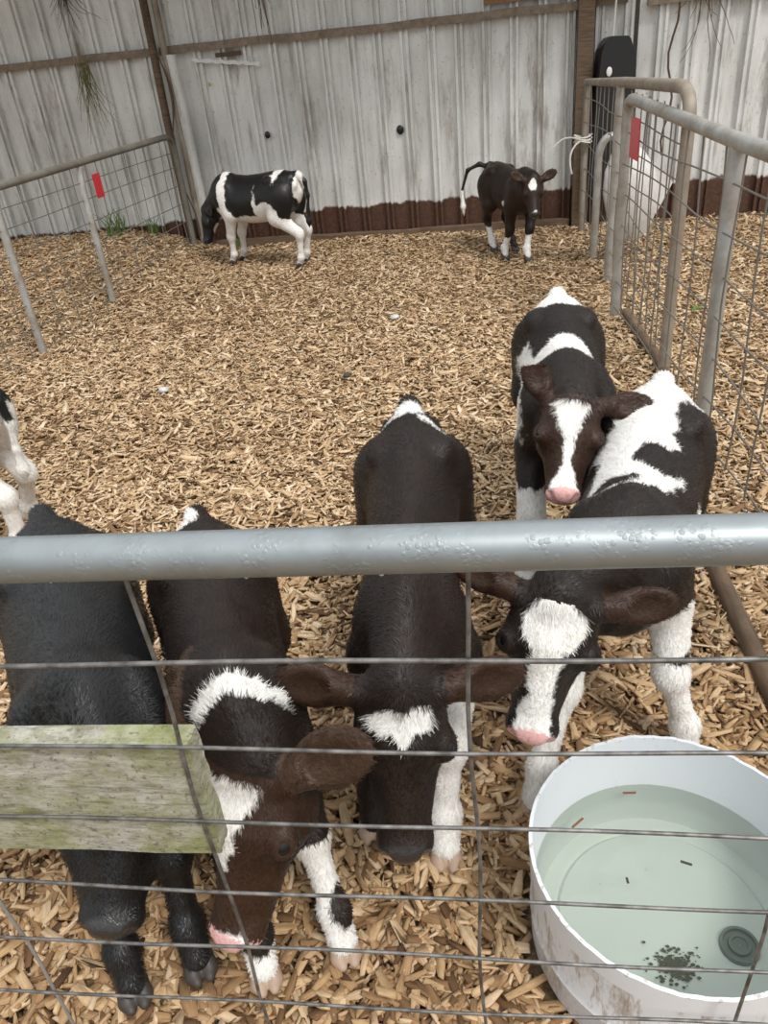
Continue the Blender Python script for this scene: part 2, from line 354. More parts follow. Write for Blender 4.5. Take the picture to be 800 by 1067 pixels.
def np_mesh(name, P, F, mats, smooth=True):
    me = bpy.data.meshes.new(name); n = F.shape[1]
    me.vertices.add(len(P)); me.vertices.foreach_set('co', P.astype(np.float32).ravel())
    me.loops.add(F.size); me.loops.foreach_set('vertex_index', F.astype(np.int32).ravel())
    me.polygons.add(len(F)); me.polygons.foreach_set('loop_start', np.arange(0, F.size, n, dtype=np.int32))
    me.update(calc_edges=True); me.validate()
    if smooth: me.shade_smooth()
    for m in mats: me.materials.append(m)
    return me
def smooth_verts(P, F, it=2, lam=.5):
    for _ in range(it):
        S = np.zeros_like(P); C_ = np.zeros(len(P))
        for a in range(4):
            for b_ in ((a+1) % 4, (a+3) % 4):
                np.add.at(S, F[:, a], P[F[:, b_]]); np.add.at(C_, F[:, a], 1)
        P = P+lam*(S/C_[:, None]-P)
    return P
HOOF = None
def hoof_mesh():
    f = Field((-.045, -.05, -.012), (.045, .075, .06), .0035)
    for sx in (-1, 1):
        f.cone((sx*.0125, -.004, .034), (sx*.014, .020, .010), .0135, .0155, .004)
        f.cone((sx*.014, .020, .008), (sx*.011, .036, .005), .0145, .0085, .006)
        f.ell((sx*.013, -.022, .030), (.006, .006, .006), None, .004)
    sl = f.sub((-1, -1, -1), (1, 1, 1), 0); X, Y, Z = f.grid(sl); f.v = np.maximum(f.v, -(Z-0.0)).astype(np.float32)
    P, F = f.mesh(); return smooth_verts(P, F, 1), F

TR = np.array([  # y, top, bottom, half width low, half width high of the trunk
    (-.425, .585, .545, .015, .020), (-.40, .655, .50, .050, .055), (-.36, .695, .455, .085, .092), (-.28, .712, .40, .118, .118), (-.18, .706, .375, .135, .118),
    (-.06, .690, .352, .148, .108), (.06, .682, .345, .150, .102), (.17, .690, .355, .138, .088), (.26, .696, .375, .122, .068), (.33, .680, .405, .103, .060), (.38, .645, .45, .080, .050), (.415, .59, .51, .02, .018)])
def calf(label, rump, withers, poll, muzzle, feet, s=1.0, res=.006, face_up=None, patches=(), head_patches=(), leg_white=(), pink=None, brown=.3, brown_head=None, group=None,
         coat=None, legk=1.0, ear_n=.25, hw=1.12, sh=1.0, whites=(), blacks=(), ear_tone=.85, ear_s=.88, ear=(.0, .0), ear_l=None, ear_r=None, tail='down', tail_white=False, hoof='pale', zoff=0.0, fat=1.0, knee=None, hair=0, tailpts=None, custom=None, name='calf'):
    """rump, withers: world (x, y) of tail head and withers; poll, muzzle, feet: world points"""
    global HOOF
    A = np.array(rump, float); Bw = np.array(withers, float); d = Bw-A; L = np.linalg.norm(d); d /= L; stretch = L/(.64*s)
    ctr = A+d*(.38*s*stretch); yaw = math.atan2(-d[0], d[1])
    cz, sz = math.cos(-yaw), math.sin(-yaw)
    def loc(p):   # world -> calf frame
        q = np.array(p, float)-np.array((ctr[0], ctr[1], zoff)); return np.array((cz*q[0]-sz*q[1], sz*q[0]+cz*q[1], q[2]))
    pl, mz = loc(poll), loc(muzzle)
    def S(x, y, z): return np.array((x*s, y*s*stretch, z*s))
    hd = mz-pl; HL = np.linalg.norm(hd); hd /= HL
    upv = np.array((0, 0, 1.)) if face_up is None else (loc(np.array(poll)+np.array(face_up))-pl)
    HR = rot_to(hd, upv); hs = HL/.30                      # head frame rows: right, forward (to muzzle), up (forehead)
    def Hd(x, y, z): return pl + hs*(HR[0]*x*hw+HR[1]*y+HR[2]*z)
    ft = [loc(p) for p in feet]                             # front left(-x), front right(+x), hind left, hind right
    pts = [S(-.17, -.5, 0), S(.17, .42, .72), pl, mz, Hd(.24, 0, 0), Hd(-.24, 0, 0), Hd(0, .3, .1), Hd(0, 0, -.15)]+ft
    lo = np.min(pts, 0)-.05; hi = np.max(pts, 0)+.05; lo[2] = max(lo[2], -.02)
    f = Field(lo, hi, res)
    # trunk
    sl = f.sub(S(-.16, -.45, .3), S(.16, .43, .72), .08); X, Y, Z = f.grid(sl)
    y = f.ax[1][sl[1]]/(s*stretch); yc = np.clip(y, TR[0, 0], TR[-1, 0])
    top, bot, wl, wh_ = [np.interp(yc, TR[:, 0], TR[:, i])[None, :, None]*s for i in (1, 2, 3, 4)]
    # smooth the tables a little along the back
    c = (top+bot)/2; hh = (top-bot)/2; zr = np.clip((Z-c)/hh, -1, 1); fr = np.interp(yc, [-.1, .25], [1, sh])[None, :, None]; wd = (wl*(.5-.5*zr)+wh_*(.5+.5*zr))*fat*fr*(1-.12*np.clip(-zr, 0, 1))
    k0 = np.sqrt((X/wd)**2+((Z-c)/hh)**2); dd = (k0-1)*np.minimum(wd, hh)*.95
    over = np.maximum(np.abs(y-yc)[None, :, None]*s*stretch, 0); dd = np.where(over > 0, np.sqrt(np.maximum(dd, 0)**2+over**2), dd)
    f.put(sl, dd.astype(np.float32), .02)
    for sx in (-1, 1):
        f.ell(S(sx*.088*fat, -.20, .655), np.array((.030, .05, .030))*s, None, .035)          # hook bone
        f.ell(S(sx*.052, -.385, .615), np.array((.026, .035, .035))*s, None, .03)        # pin bone
        f.ell(S(sx*.085*fat*sh, .24, .53), np.array((.042, .085, .13))*s, None, .05)             # shoulder
        f.ell(S(sx*.095*fat, -.27, .50), np.array((.050, .105, .135))*s, None, .05)           # thigh
    f.ell(S(0, -.395, .675), np.array((.028, .045, .030))*s, None, .03)                    # tail head
    # tail
    if tailpts is not None: tp = [loc(p) for p in tailpts]
    else: tp = [S(0, -.41, .675), S(0, -.455, .63), S(.005, -.465, .54), S(.0, -.455, .44), S(.0, -.45, .36)]
    rr = [.022, .017, .014, .012, .020]
    for i in range(len(tp)-1): f.cone(tp[i], tp[i+1], rr[min(i, 4)]*s, rr[min(i+1, 4)]*s, .02)
    f.cone(tp[-1], tp[-1]+(tp[-1]-tp[-2])*.6, .020*s, .006, .02)
    # legs
    fl = []; hooves = []
    for i, ftp in enumerate(ft):
        front = i < 2; sx = -1 if i % 2 == 0 else 1
        if front: J = [(sx*.085*sh, .27, .56), (sx*.088, .20, .42), (sx*.070, .235, .245), (sx*.068, .225, .095), (sx*.068, .250, .040)]; rd = [.064, .056, .036, .031, .030]
        else: J = [(sx*.09, -.29, .54), (sx*.100, -.22, .40), (sx*.075, -.375, .265), (sx*.075, -.335, .09), (sx*.075, -.31, .038)]; rd = [.084, .064, .035, .031, .030]
        J = [S(*q) for q in J]; end = J[-1].copy(); tgt = ftp+np.array((0, 0, .036*s)); off = tgt-end
        wts = [0, .12, .50, .93, 1.0]; J = [q+off*w_ for q, w_ in zip(J, wts)]
        if knee and i in knee: J[2] = J[2]+np.array(knee[i])
        r = [x*s*(legk if q_ > 1 else 1) for q_, x in enumerate(rd)]
        f.cone(J[0], J[1], r[0], r[1], .04, flat=((1, 0, 0), .72)); f.cone(J[1], J[2], r[1]*.86, r[2]*1.1, .035)
        f.ell(J[2]+np.array((0, .004, 0)), np.array((.039*legk, .040*legk, .046))*s, None, .018)          # knee or hock
        if not front: f.cone(J[2]+np.array((0, -.018*s, .022*s)), J[1]+np.array((0, -.05*s, .02*s)), .013*s, .02*s, .03)   # tendon to the point of the hock
        f.cone(J[2], J[3], .0300*s*legk, .0265*s*legk, .02); f.ell(J[3], np.array((.0345, .035, .034))*s*legk, None, .016)
        f.cone(J[3], J[4], .031*s*legk, .030*s*legk, .015)
        fl.append(J); hooves.append((J[4], ftp))
    # neck
    nb = S(0, .27, .56); nt_ = Hd(0, -.01, -.055)
    f.cone(nb, nt_, .112*s, .066*hs, .05, flat=((1, 0, 0), .68*sh)); f.cone(S(0, .24, .63), Hd(0, -.005, -.03), .062*s, .045*hs, .05)
    f.cone(S(0, .33, .50), Hd(0, .05, -.10), .07*s, .045*hs, .05)
    # head
    def HE(cx, cy, cz_, rx, ry, rz, k=.02, op='add', tilt=None):
        f.ell(Hd(cx, cy, cz_), np.array((rx*(hw if tilt is None else 1), ry, rz))*hs, HR if tilt is None else tilt, k, op)
    def HC(a, b_, ra, rb, k=.02, op='add', flat=None): f.cone(Hd(*a), Hd(*b_), ra*hs, rb*hs, k, op, flat)
    HE(0, .045, -.050, .073, .080, .060)
    HE(0, .000, -.020, .055, .040, .034)
    HE(0, .085, -.042, .070, .060, .046)
    HC((0, .10, -.050), (0, .245, -.052), .056, .037, .03, flat=(HR[0], .94))
    for sx in (-1, 1):
        HE(sx*.060, .098, -.040, .024, .032, .023, .015)                # brow and eye socket
        HE(sx*.046, .085, -.100, .030, .055, .040, .03)                # cheek
        HC((sx*.040, .10, -.078), (sx*.022, .23, -.070), .028, .020, .03)
    HC((0, .09, -.10), (0, .235, -.082), .040, .026, .03)
    HE(0, .262, -.052, .046, .036, .034, .018)                          # muzzle
    HE(0, .270, -.034, .040, .022, .020, .015)
    HE(0, .248, -.088, .032, .032, .016, .012)                          # lower lip
    HC((-.036, .272, -.077), (.036, .272, -.077), .0035, .0035, .006, 'sub')
    for sx in (-1, 1):
        HC((sx*.026, .300, -.042), (sx*.034, .280, -.026), .0120, .0100, .004, 'sub')
        HE(sx*.066, .103, -.032, .0215, .0255, .0200, .008)            # eyelids
        HE(sx*.0825, .105, -.0185, .0100, .0160, .0090, .003, 'sub')
    # ears
    axes = []
    for sx, over_ in ((-1, ear_l), (1, ear_r)):
        up_, back = ear if over_ is None else over_
        a = np.array((sx*math.cos(up_), -math.sin(back)*1.0-.08, math.sin(up_)-.05)); a /= np.linalg.norm(a)
        nrm = np.array((sx*.05, ear_n, 1.0)); nrm -= a*(nrm@a); nrm /= np.linalg.norm(nrm); sd = np.cross(nrm, a)
        A3 = np.array([HR.T@sd, HR.T@a, HR.T@nrm]); base = np.array((sx*.060, .006, -.030))
        def E_(l, n_=0, w_=0): return base+(a*l+nrm*n_+sd*w_)*ear_s
        axes.append((Hd(*E_(.055)), Hd(*E_(.150))))
        HC(tuple(E_(0)), tuple(E_(.045)), .026, .028, .015)
        HE(*E_(.094), .046*ear_s, .072*ear_s, .0115, .010, 'add', A3)
        HE(*E_(.080), .040*ear_s, .060*ear_s, .011, .012, 'add', A3)
        HE(*E_(.100, .018/ear_s), .033*ear_s, .054*ear_s, .0135, .006, 'sub', A3)
    if custom: custom(f, S, Hd, HR, hs)
    P, F = f.mesh(); P = smooth_verts(P, F, 2, .5)
    # coat markings: signed distance-like fields in metres, positive inside a marking
    Q = P.copy(); white = np.full(len(P), -.2); loc_h = (P-pl)@HR.T/hs
    legs = np.zeros(len(P), bool); dl = np.full(len(P), 9.); li = np.zeros(len(P), int); hgt = P[:, 2]/s
    for i, J in enumerate(fl):
        for a_, b_ in zip(J[1:], J[2:]):
            ab = b_-a_; t = np.clip(((P-a_)@ab)/(ab@ab), 0, 1); q = np.linalg.norm(P-a_-t[:, None]*ab, axis=1); m = q < dl; dl[m] = q[m]; li[m] = i
    onleg = dl < np.where(hgt < .33, .085, .062)*s
    isH = (loc_h[:, 1] > -.03) & (np.abs(loc_h[:, 0]) < .30) & (loc_h[:, 2] > -.20) & (loc_h[:, 2] < .12) & (np.linalg.norm(loc_h-np.array((0, .12, -.05)), axis=1) < .26) & ((loc_h[:, 1] > .0) | (np.abs(loc_h[:, 0]) > .06))
    for a_, b_ in axes:
        ab = b_-a_; t = np.clip(((P-a_)@ab)/(ab@ab), 0, 1); isH |= np.linalg.norm(P-a_-t[:, None]*ab, axis=1) < .050*hs
    isH &= ~((dl < .052*s) & (hgt < .36)); Pn = P/np.array((s, s*stretch, s))
    def blob(X_, c_, r_, sign=1):
        c_ = np.array(c_); r_ = np.array(r_); k = np.sqrt((((X_-c_)/r_)**2).sum(1)); return (1-k)*min(r_)
    for p_ in patches:
        kind = p_[0]
        v_ = blob(Pn, p_[1], p_[2]); v_ = np.where(isH, -.2, v_) if len(p_) < 4 else v_
        white = np.maximum(white, v_) if kind == '+' else np.minimum(white, -v_)
    for i, z0, z1 in leg_white:
        m = onleg & (li == i); v_ = np.minimum(hgt-z0, z1-hgt); white[m] = np.maximum(white[m], v_[m])
    for wc_, wr_ in blacks: white = np.minimum(white, np.linalg.norm(P-loc(wc_), axis=1)-wr_)
    for wc_, wr_ in whites: white = np.maximum(white, wr_-np.linalg.norm(P-loc(wc_), axis=1))
    wh_h = np.full(len(P), -.2)
    for p_ in head_patches:
        X_ = loc_h.copy()
        if p_[0] in 'Tt':      # tapering blaze: (y0, half width0, y1, half width1, xshift0, xshift1)
            y0, w0_, y1, w1_, sx0, sx1 = p_[1]; t = np.clip((X_[:, 1]-y0)/(y1-y0), 0, 1)
            v_ = np.minimum((w0_+(w1_-w0_)*t)-np.abs(X_[:, 0]-(sx0+(sx1-sx0)*t)), np.minimum(X_[:, 1]-y0, y1-X_[:, 1])*1.0); v_ = np.where(X_[:, 2] < -.085, -.2, v_)
            wh_h = np.maximum(wh_h, v_)
        else:
            v_ = blob(X_, p_[1], p_[2]); wh_h = np.maximum(wh_h, v_) if p_[0] == '+' else np.minimum(wh_h, -v_)
    white = np.where(isH, np.maximum(wh_h, -.2), white)
    muz = blob(loc_h, (0, .290, -.037), (.048, .036, .036))+.003
    pinkf = np.where(isH & (pink is not None), muz if pink is None else muz+pink, -.2) if pink is not None else np.full(len(P), -.2)
    nose = np.clip(blob(loc_h, (0, .282, -.040), (.050, .038, .040))/.006, 0, 1)*isH if pink is None else np.zeros(len(P))
    eyering = np.zeros(len(P))
    br = np.full(len(P), brown); ear_m = np.zeros(len(P), bool)
    for a_, b_ in axes:
        ab = b_-a_; t = np.clip(((P-a_)@ab)/(ab@ab), 0, 1); ear_m |= np.linalg.norm(P-a_-t[:, None]*ab, axis=1) < .050*hs
    br[ear_m] = ear_tone
    br[isH & ~ear_m] = brown if brown_head is None else brown_head
    flank = np.clip((.60-Pn[:, 2])/.15, 0, 1)*np.clip(brown*1.2, 0, 1); br = np.where(isH | ear_m, br, np.clip(br*(.25+.9*flank), 0, 1)); br[dl < .05] *= .5
    rootp = P.copy()
    if hair:
        hr = np.random.default_rng(len(P)); tri = F; p0, p1, p2, p3 = [P[F[:, i]] for i in range(4)]
        nr = np.cross(p2-p0, p3-p1); ar = np.linalg.norm(nr, axis=1); nr /= ar[:, None]+1e-12; cen = F[:, 0]
        ok = (P[cen, 2] > .055*s) & (nose[cen] < .2) & (pinkf[cen] < -.004)
        for sx in (-1, 1): ok &= np.linalg.norm(loc_h[cen]-np.array((sx*.075, .103, -.026)), axis=1) > .021
        pr = np.where(ok, ar, 0)*np.where(isH[cen], 1.5, 1.0); n = hair; fi = hr.choice(len(F), n, p=pr/pr.sum()); a_, b_ = hr.random((2, n, 1))
        rp = (p0[fi]*(1-a_)+p1[fi]*a_)*(1-b_)+(p3[fi]*(1-a_)+p2[fi]*a_)*b_; ni = nr[fi]; ci = cen[fi]
        d0 = np.tile(np.array((0, -1., -.55)), (n, 1)); lg = onleg[ci]; d0[lg] = (0, -.25, -1.); hh_ = isH[ci]; d0[hh_] = -HR[1]*.2+HR[1]*0
        lh = loc_h[ci]; d0[hh_] = (HR[1][None, :]*np.where(lh[hh_, 1] < .10, .9, -.9)[:, None]*1.0+HR[0][None, :]*np.sign(lh[hh_, 0])[:, None]*np.minimum(np.abs(lh[hh_, 0])/.05, 1)[:, None]*.7)
        er = hh_ & (np.abs(lh[:, 0]) > .085); d0[er] = HR[0][None, :]*np.sign(lh[er, 0])[:, None]-HR[1][None, :]*.2
        ph = rp*14; wv = np.stack([np.sin(ph[:, 1]*1.7+ph[:, 2]*2.3+ph[:, 0]), np.sin(ph[:, 2]*1.9+ph[:, 0]*2.9), np.cos(ph[:, 0]*2.1+ph[:, 1]*1.3)], 1)
        d0 = d0+wv*.40+hr.normal(0, .22, (n, 3)); d0 -= ni*(d0*ni).sum(1)[:, None]; d0 /= np.linalg.norm(d0, axis=1)[:, None]+1e-9
        ln = hr.uniform(.6, 1.2, n)*np.where(hh_, .011, .0155); pollm = hh_ & (lh[:, 1] < .055) & (np.abs(lh[:, 0]) < .06); ln = np.where(pollm, ln*1.5, ln); ln = np.where(hh_ & (lh[:, 1] > .17), ln*.55, ln); ln = np.where(lg, ln*.75, ln)
        wv_ = np.cross(ni, d0); wdh = .00065
        k1 = rp+ni*(ln*.14)[:, None]+d0*(ln*.5)[:, None]; k2 = rp+ni*(ln*.22)[:, None]+d0*ln[:, None]
        r0_ = rp-ni*.001
        HV = np.stack([r0_-wv_*wdh, r0_+wv_*wdh, k1+wv_*wdh*.9, k1-wv_*wdh*.9, k2+wv_*wdh*.25, k2-wv_*wdh*.25], 1).reshape(-1, 3)
        base = len(P)+6*np.arange(n)[:, None]; HF = np.concatenate([base+np.array([[0, 1, 2, 3]]), base+np.array([[3, 2, 4, 5]])])
        e6 = lambda q: np.repeat(q, 6, axis=0)
        P = np.concatenate([P, HV]); F = np.concatenate([F, HF]); rootp = np.concatenate([rootp, e6(rp)])
        white, pinkf, br, nose = [np.concatenate([q, e6(q[ci])]) for q in (white, pinkf, br, nose)]
    me = np_mesh('calf', P, F, [coat]); ra = me.attributes.new('root', 'FLOAT_VECTOR', 'POINT'); ra.data.foreach_set('vector', rootp.astype(np.float32).ravel()); at = me.color_attributes.new('coat', 'FLOAT_COLOR', 'POINT')
    at.data.foreach_set('color', np.stack([white, pinkf, br, np.ones(len(P))], 1).astype(np.float32).ravel())
    na = me.attributes.new('nose', 'FLOAT', 'POINT'); na.data.foreach_set('value', nose.astype(np.float32))
    root = bpy.data.objects.new(name, me); COL.objects.link(root); root.location = (ctr[0], ctr[1], zoff); root.rotation_euler = (0, 0, yaw)
    tag(root, label, 'calf', group)
    if res < .008:
        HRm = Matrix(HR.T.tolist())
        for sx in (-1, 1):
            b = bmesh.new(); bmesh.ops.create_uvsphere(b, u_segments=20, v_segments=12, radius=.0182*hs); e = obj('eye', b, MT['eye'], root)
            e.location = Hd(sx*.066, .103, -.032)
    if HOOF is None: HOOF = hoof_mesh()
    hm = np_mesh('hoof', HOOF[0]*s*1.15, HOOF[1], [MT['hoof_pale' if hoof == 'pale' else 'hoof_dark']])
    for i, (j4, ftp) in enumerate(hooves):
        h_ = bpy.data.objects.new('hoof', hm); COL.objects.link(h_); h_.parent = root; h_.location = (ftp[0], ftp[1]-.004*s, ftp[2])
        if isinstance(hoof, (list, tuple)) and hoof[i] == 'd':
            pass
    return root
# ------------------------------------------------------------------ the roof over the rear of the pen (above the frame)
b = bmesh.new(); box(b, (-7, 6.2, 3.3), (15, 0, 0), (0, 4, -.0), (0, 0, .04)); tag(obj('ceiling', b, MT['roof'], smooth=False), kind='structure')
# ------------------------------------------------------------------ wall framing
def lumber(name, s0, s1, n0, z0, z1, depth, mat, label, cat, group=None, sag=0):
    b_ = bmesh.new(); k = 14; rows = []
    for i in range(k+1):
        t = i/k; s_ = s0+(s1-s0)*t; dz = sag*math.sin(t*9)+.004*math.sin(t*31)
        rows.append([b_.verts.new(wp(s_, n, z+dz)) for n, z in ((n0, z0), (n0+depth, z0), (n0+depth, z1), (n0, z1))])
    for r1, r2 in zip(rows, rows[1:]):
        for q in range(4): b_.faces.new((r1[q], r1[(q+1) % 4], r2[(q+1) % 4], r2[q]))
    b_.faces.new(rows[0]); b_.faces.new(rows[-1])
    return tag(obj(name, b_, mat, smooth=False), label, cat, group)
lumber('wall_girt', -4.5, -.02, .03, 1.725, 1.785, .05, MT['girt'], 'weathered horizontal timber girt on the tin wall, left of the leaning brown pipes', 'beam', sag=.004)
lumber('wall_girt', .02, 3.66, .03, 1.725, 1.785, .05, MT['girt'], 'long weathered horizontal timber girt on the tin wall between the two posts', 'beam', sag=.004)
lumber('wall_girt', 4.2, 7.5, .08, 1.70, 1.77, .05, MT['girt'], 'short timber girt on the right tin wall behind the hanging black box', 'beam')
lumber('bottom_rail', .05, 3.64, .04, .04, .105, .07, MT['timber'], 'brown timber rail along the foot of the rusty wall behind the two far calves', 'beam', sag=.006)
lumber('bottom_rail', 4.3, 7.5, .09, .0, .05, .07, MT['timber'], 'brown timber rail along the foot of the right wall behind the white trough', 'beam')
b = bmesh.new(); box(b, wp(3.66, .03, -.05), WD*.13, WN*.12, (0, 0, 3.0))
tag(obj('timber_post', b, MT['timber'], smooth=False), 'tall dark brown timber post against the wall, right of the dark far calf', 'post')
b = bmesh.new(); box(b, wp(3.80, .03, 1.74), WD*.25, WN*.05, (0, 0, .14)); tag(obj('timber_offcut', b, MT['timber'], smooth=False), 'short dark timber block fixed high on the wall right of the brown post', 'beam')
b = bmesh.new(); box(b, wp(2.9, .03, 1.83), WD*.75, WN*.05, (0, 0, .10)); tag(obj('timber_offcut', b, flat('rusty_angle', (.24, .13, .06), .8), smooth=False), 'rusty brown plate above the girt, left of the brown timber post', 'beam')
# leaning pipes on the left with a dry stem
def vtube(name, pts, r, mat, label, cat, group=None, n=12, parent=None):
    b_ = bmesh.new(); tube(b_, pts, r, n); o = obj(name, b_, mat, parent)
    return tag(o, label, cat, group) if label else o
vtube('brown_pipe', [(-1.60, 8.03, -.02), (-1.62, 8.06, 1.2), (-1.60, 8.07, 3.0)], .036, MT['timber'], 'dark brown upright pipe at the left gate hinge, with a dry stem winding on it', 'post')
vtube('brown_pipe', [(-1.50, 8.0, -.02), (-1.51, 8.03, 3.0)], .030, MT['pipe_dirty'], 'lighter brown upright pipe just right of the dark pipe at the left gate', 'post')
vtube('climbing_stem', [(-1.56+.05*math.sin(z*5.5), 7.97, z) for z in [i*.1 for i in range(2, 29)]], [.009+.004*math.sin(i) for i in range(2, 29)], MT['vine'], 'thin dry vine stem winding up the leaning pipes', 'vine', n=6)
b = bmesh.new(); tube(b, [wp(.17, .115, -.05), wp(.13, .115, 1.72)], .05, 12); tag(obj('round_post', b, MT['wall']), 'pale round post against the wall beside the black and white far calf head', 'post')
# torn strip on the sheet
b = bmesh.new(); k = 16
for sgn in (0,):
    tp = [b.verts.new(wp(.30+.62*i/k, .052, 1.675-.082*i/k+.006*math.sin(i*2.1))) for i in range(k+1)]; lw = [b.verts.new(wp(.30+.62*i/k, .060, 1.655-.082*i/k-.014*abs(math.sin(i*1.3)))) for i in range(k+1)]
    for i in range(k): b.faces.new((tp[i], tp[i+1], lw[i+1], lw[i]))
o = obj('torn_strip', b, MT['white'], smooth=False); m = o.modifiers.new('t', 'SOLIDIFY'); m.thickness = .006
tag(o, 'torn white strip peeling off the tin wall under the girt', 'strip')
b = bmesh.new(); box(b, wp(.52, .036, 1.662), WD*.24, WN*.012, (0, 0, .035)); tag(obj('dark_gap', b, MT['vine'], smooth=False), 'dark torn edge of sheet above the white strip', 'tear')
for s_, z_, r_, lb in ((.888, 1.011, .026, 'black dome standing in for a small dark hole in the wall above the black and white far calf'), (2.122, .955, .033, 'black dome standing in for a dark hole in the middle of the tin wall'), (.42, 1.46, .014, 'small yellow washer on the wall below the torn strip')):
    b = bmesh.new(); bmesh.ops.create_uvsphere(b, u_segments=16, v_segments=8, radius=r_); bmesh.ops.scale(b, vec=(1, .5, 1.2), verts=b.verts)
    o = obj('wall_spot', b, MT['black'] if r_ > .02 else MT['twine'] if 0 else flat('brass', (.5, .38, .15), .5), None); o.location = wp(s_, .045 if r_ < .03 else .02, z_); o.rotation_euler = (0, 0, math.atan2(WD.y, WD.x)); tag(o, lb, 'plug')  # black domes stand in for the dark of two holes; brass is a washer
def vine(name, root, n, length, spread, mat, label, group=None, r=.004, seed=1):
    rd = random.Random(seed); b_ = bmesh.new()
    for i in range(n):
        p = Vector(root)+Vector((rd.uniform(-.05, .05), rd.uniform(-.02, .0), rd.uniform(-.1, .1))); pts = [p.copy()]; d = Vector((rd.uniform(-1, 1)*spread, rd.uniform(-.15, .02), -1)); L = length*rd.uniform(.35, 1)
        for q in range(9):
            d += Vector((rd.uniform(-.5, .5)*spread, rd.uniform(-.1, .05), rd.uniform(-.2, .2))); p = p+d.normalized()*L/9
            pts.append(p.copy())
        tube(b_, pts, [r*(1-.07*q) for q in range(10)], 5)
    return tag(obj(name, b_, mat), label, 'vine', group)
q = wp(-.75, .09, 2.35); vine('hanging_vine', q, 24, .42, .45, MT['vine'], 'dry brown vine tangle hanging above the girt at top left', r=.004, seed=2)
q = wp(-.70, .13, 1.72); vine('hanging_vine', q, 26, .62, .3, MT['vine_green'], 'dry grassy vine hanging over the left tin wall below the girt', r=.004, seed=5)
q = wp(1.0, .10, 2.4); vine('hanging_vine', q, 12, .7, .13, MT['vine'], 'thin dark vine hanging over the girt at top centre left', r=.005, seed=8)
q = wp(4.62, .13, 1.95); vine('hanging_vine', q, 12, .75, .5, MT['vine'], 'dry twigs hanging on the right tin wall at top', r=.005, seed=12)
vtube('hanging_root', [wp(4.42+.03*math.sin(i*1.1), .12, 1.8-i*.11) for i in range(12)], .009, MT['vine'], 'long thin dry root running down the right tin wall', 'vine', n=6)
# weeds at the wall foot
def weed(x, y, n, h, label, seed):
    rd = random.Random(seed); b_ = bmesh.new(); z = gz(x, y)
    for i in range(n):
        p = Vector((x+rd.uniform(-.09, .09), y+rd.uniform(-.04, .04), z-.01)); a = rd.uniform(0, 6.3); l = h*rd.uniform(.5, 1); s_ = Vector((math.cos(a), math.sin(a), 0))*l*rd.uniform(.1, .6)
        tube(b_, arc(p, p+Vector((0, 0, l*.7)), p+s_+Vector((0, 0, l)), 5), [.004, .005, .005, .004, .003, .001], 4)
    tag(obj('weed_tuft', b_, MT['green']), label, 'weed', 'weeds at the wall foot')
weed(-2.35, 8.1, 22, .28, 'green weed tuft at the wall foot behind the left gate', 3); weed(-1.95, 8.1, 14, .22, 'smaller green weed tuft at the wall foot near the gate hinge', 4); weed(-1.15, 7.85, 18, .16, 'green grass tuft under the black and white far calf', 6)
# ------------------------------------------------------------------ gates
def wire_grid(p0, p1, z0, z1, nv, zs, r=.0032, wob=.006, seed=1, z_at0=0, skip=0):
    rd = random.Random(seed); b_ = bmesh.new(); p0, p1 = Vector(p0), Vector(p1); d = p1-p0; nrm = Vector((d.y, -d.x, 0)).normalized()
    L = d.length
    for zz in zs:
        ph = rd.uniform(0, 6); pts = [p0+d*t+Vector((0, 0, zz))+nrm*wob*math.sin(t*14+ph)+Vector((0, 0, wob*.8*math.sin(t*9+ph*2))) for t in [i/24 for i in range(25)]]
        tube(b_, pts, r, 6)
    for i in range(nv):
        t = (i+.5)/nv+rd.uniform(-.012, .012)
        pts = [p0+d*t+nrm*(r*1.7+.004*math.sin(k*1.3+i))+Vector((.006*math.sin(k+i*2), 0, z0+(z1-z0)*k/6)) for k in range(7)]
        tube(b_, pts, r, 6)
    return b_
def red_tag(parent, c, ax, az, th=.004, sz=(.055, .12)):
    b_ = bmesh.new(); ax = Vector(ax).normalized(); az = Vector(az).normalized(); c = Vector(c); nn = ax.cross(az)
    box(b_, c-ax*sz[0]-az*sz[1]/1-nn*th/2, ax*2*sz[0], az*2*sz[1], nn*th); bmesh.ops.bevel(b_, geom=b_.edges[:], offset=.0015, segments=1)
    o = obj('red_tag', b_, MT['red'], parent, smooth=False); o['label'] = 'red plastic tag tied to the mesh'; return o
# left gate
g = empty('mesh_gate', (-1.58, 7.93, 0)); tag(g, 'long low mesh gate on the left with a red tag, reaching the wall', 'gate')
def gl(y, z): t = (7.93-y)/2.70; return Vector((-.0-.64*t, -2.70*t, z))
b = bmesh.new(); tube(b, [gl(3.6, 1.07), gl(5.3, 1.075), gl(7.75, 1.09)]+arc(gl(7.75, 1.09), gl(7.93, 1.09), gl(7.93, .96))[1:]+[gl(7.93, .02)], .026, 12); obj('frame', b, MT['pipe_top'], g)
for y_ in (6.25, 5.23, 4.2):
    b = bmesh.new(); tube(b, [gl(y_, -.02), gl(y_, .90), gl(y_+.03, 1.05)], .026, 12); o = obj('upright', b, MT['pipe'], g)
obj('wire_mesh', wire_grid(gl(3.5, 0), gl(7.90, 0), .04, 1.07, 21, [.03, .19, .35, .51, .67, .83, .95], .0036, .004, 3), MT['wire2'], g)
red_tag(g, gl(6.45, .90)+Vector((.02, -.02, 0)), gl(5, 0)-gl(6, 0), (.0, 0, 1), sz=(.055, .085))
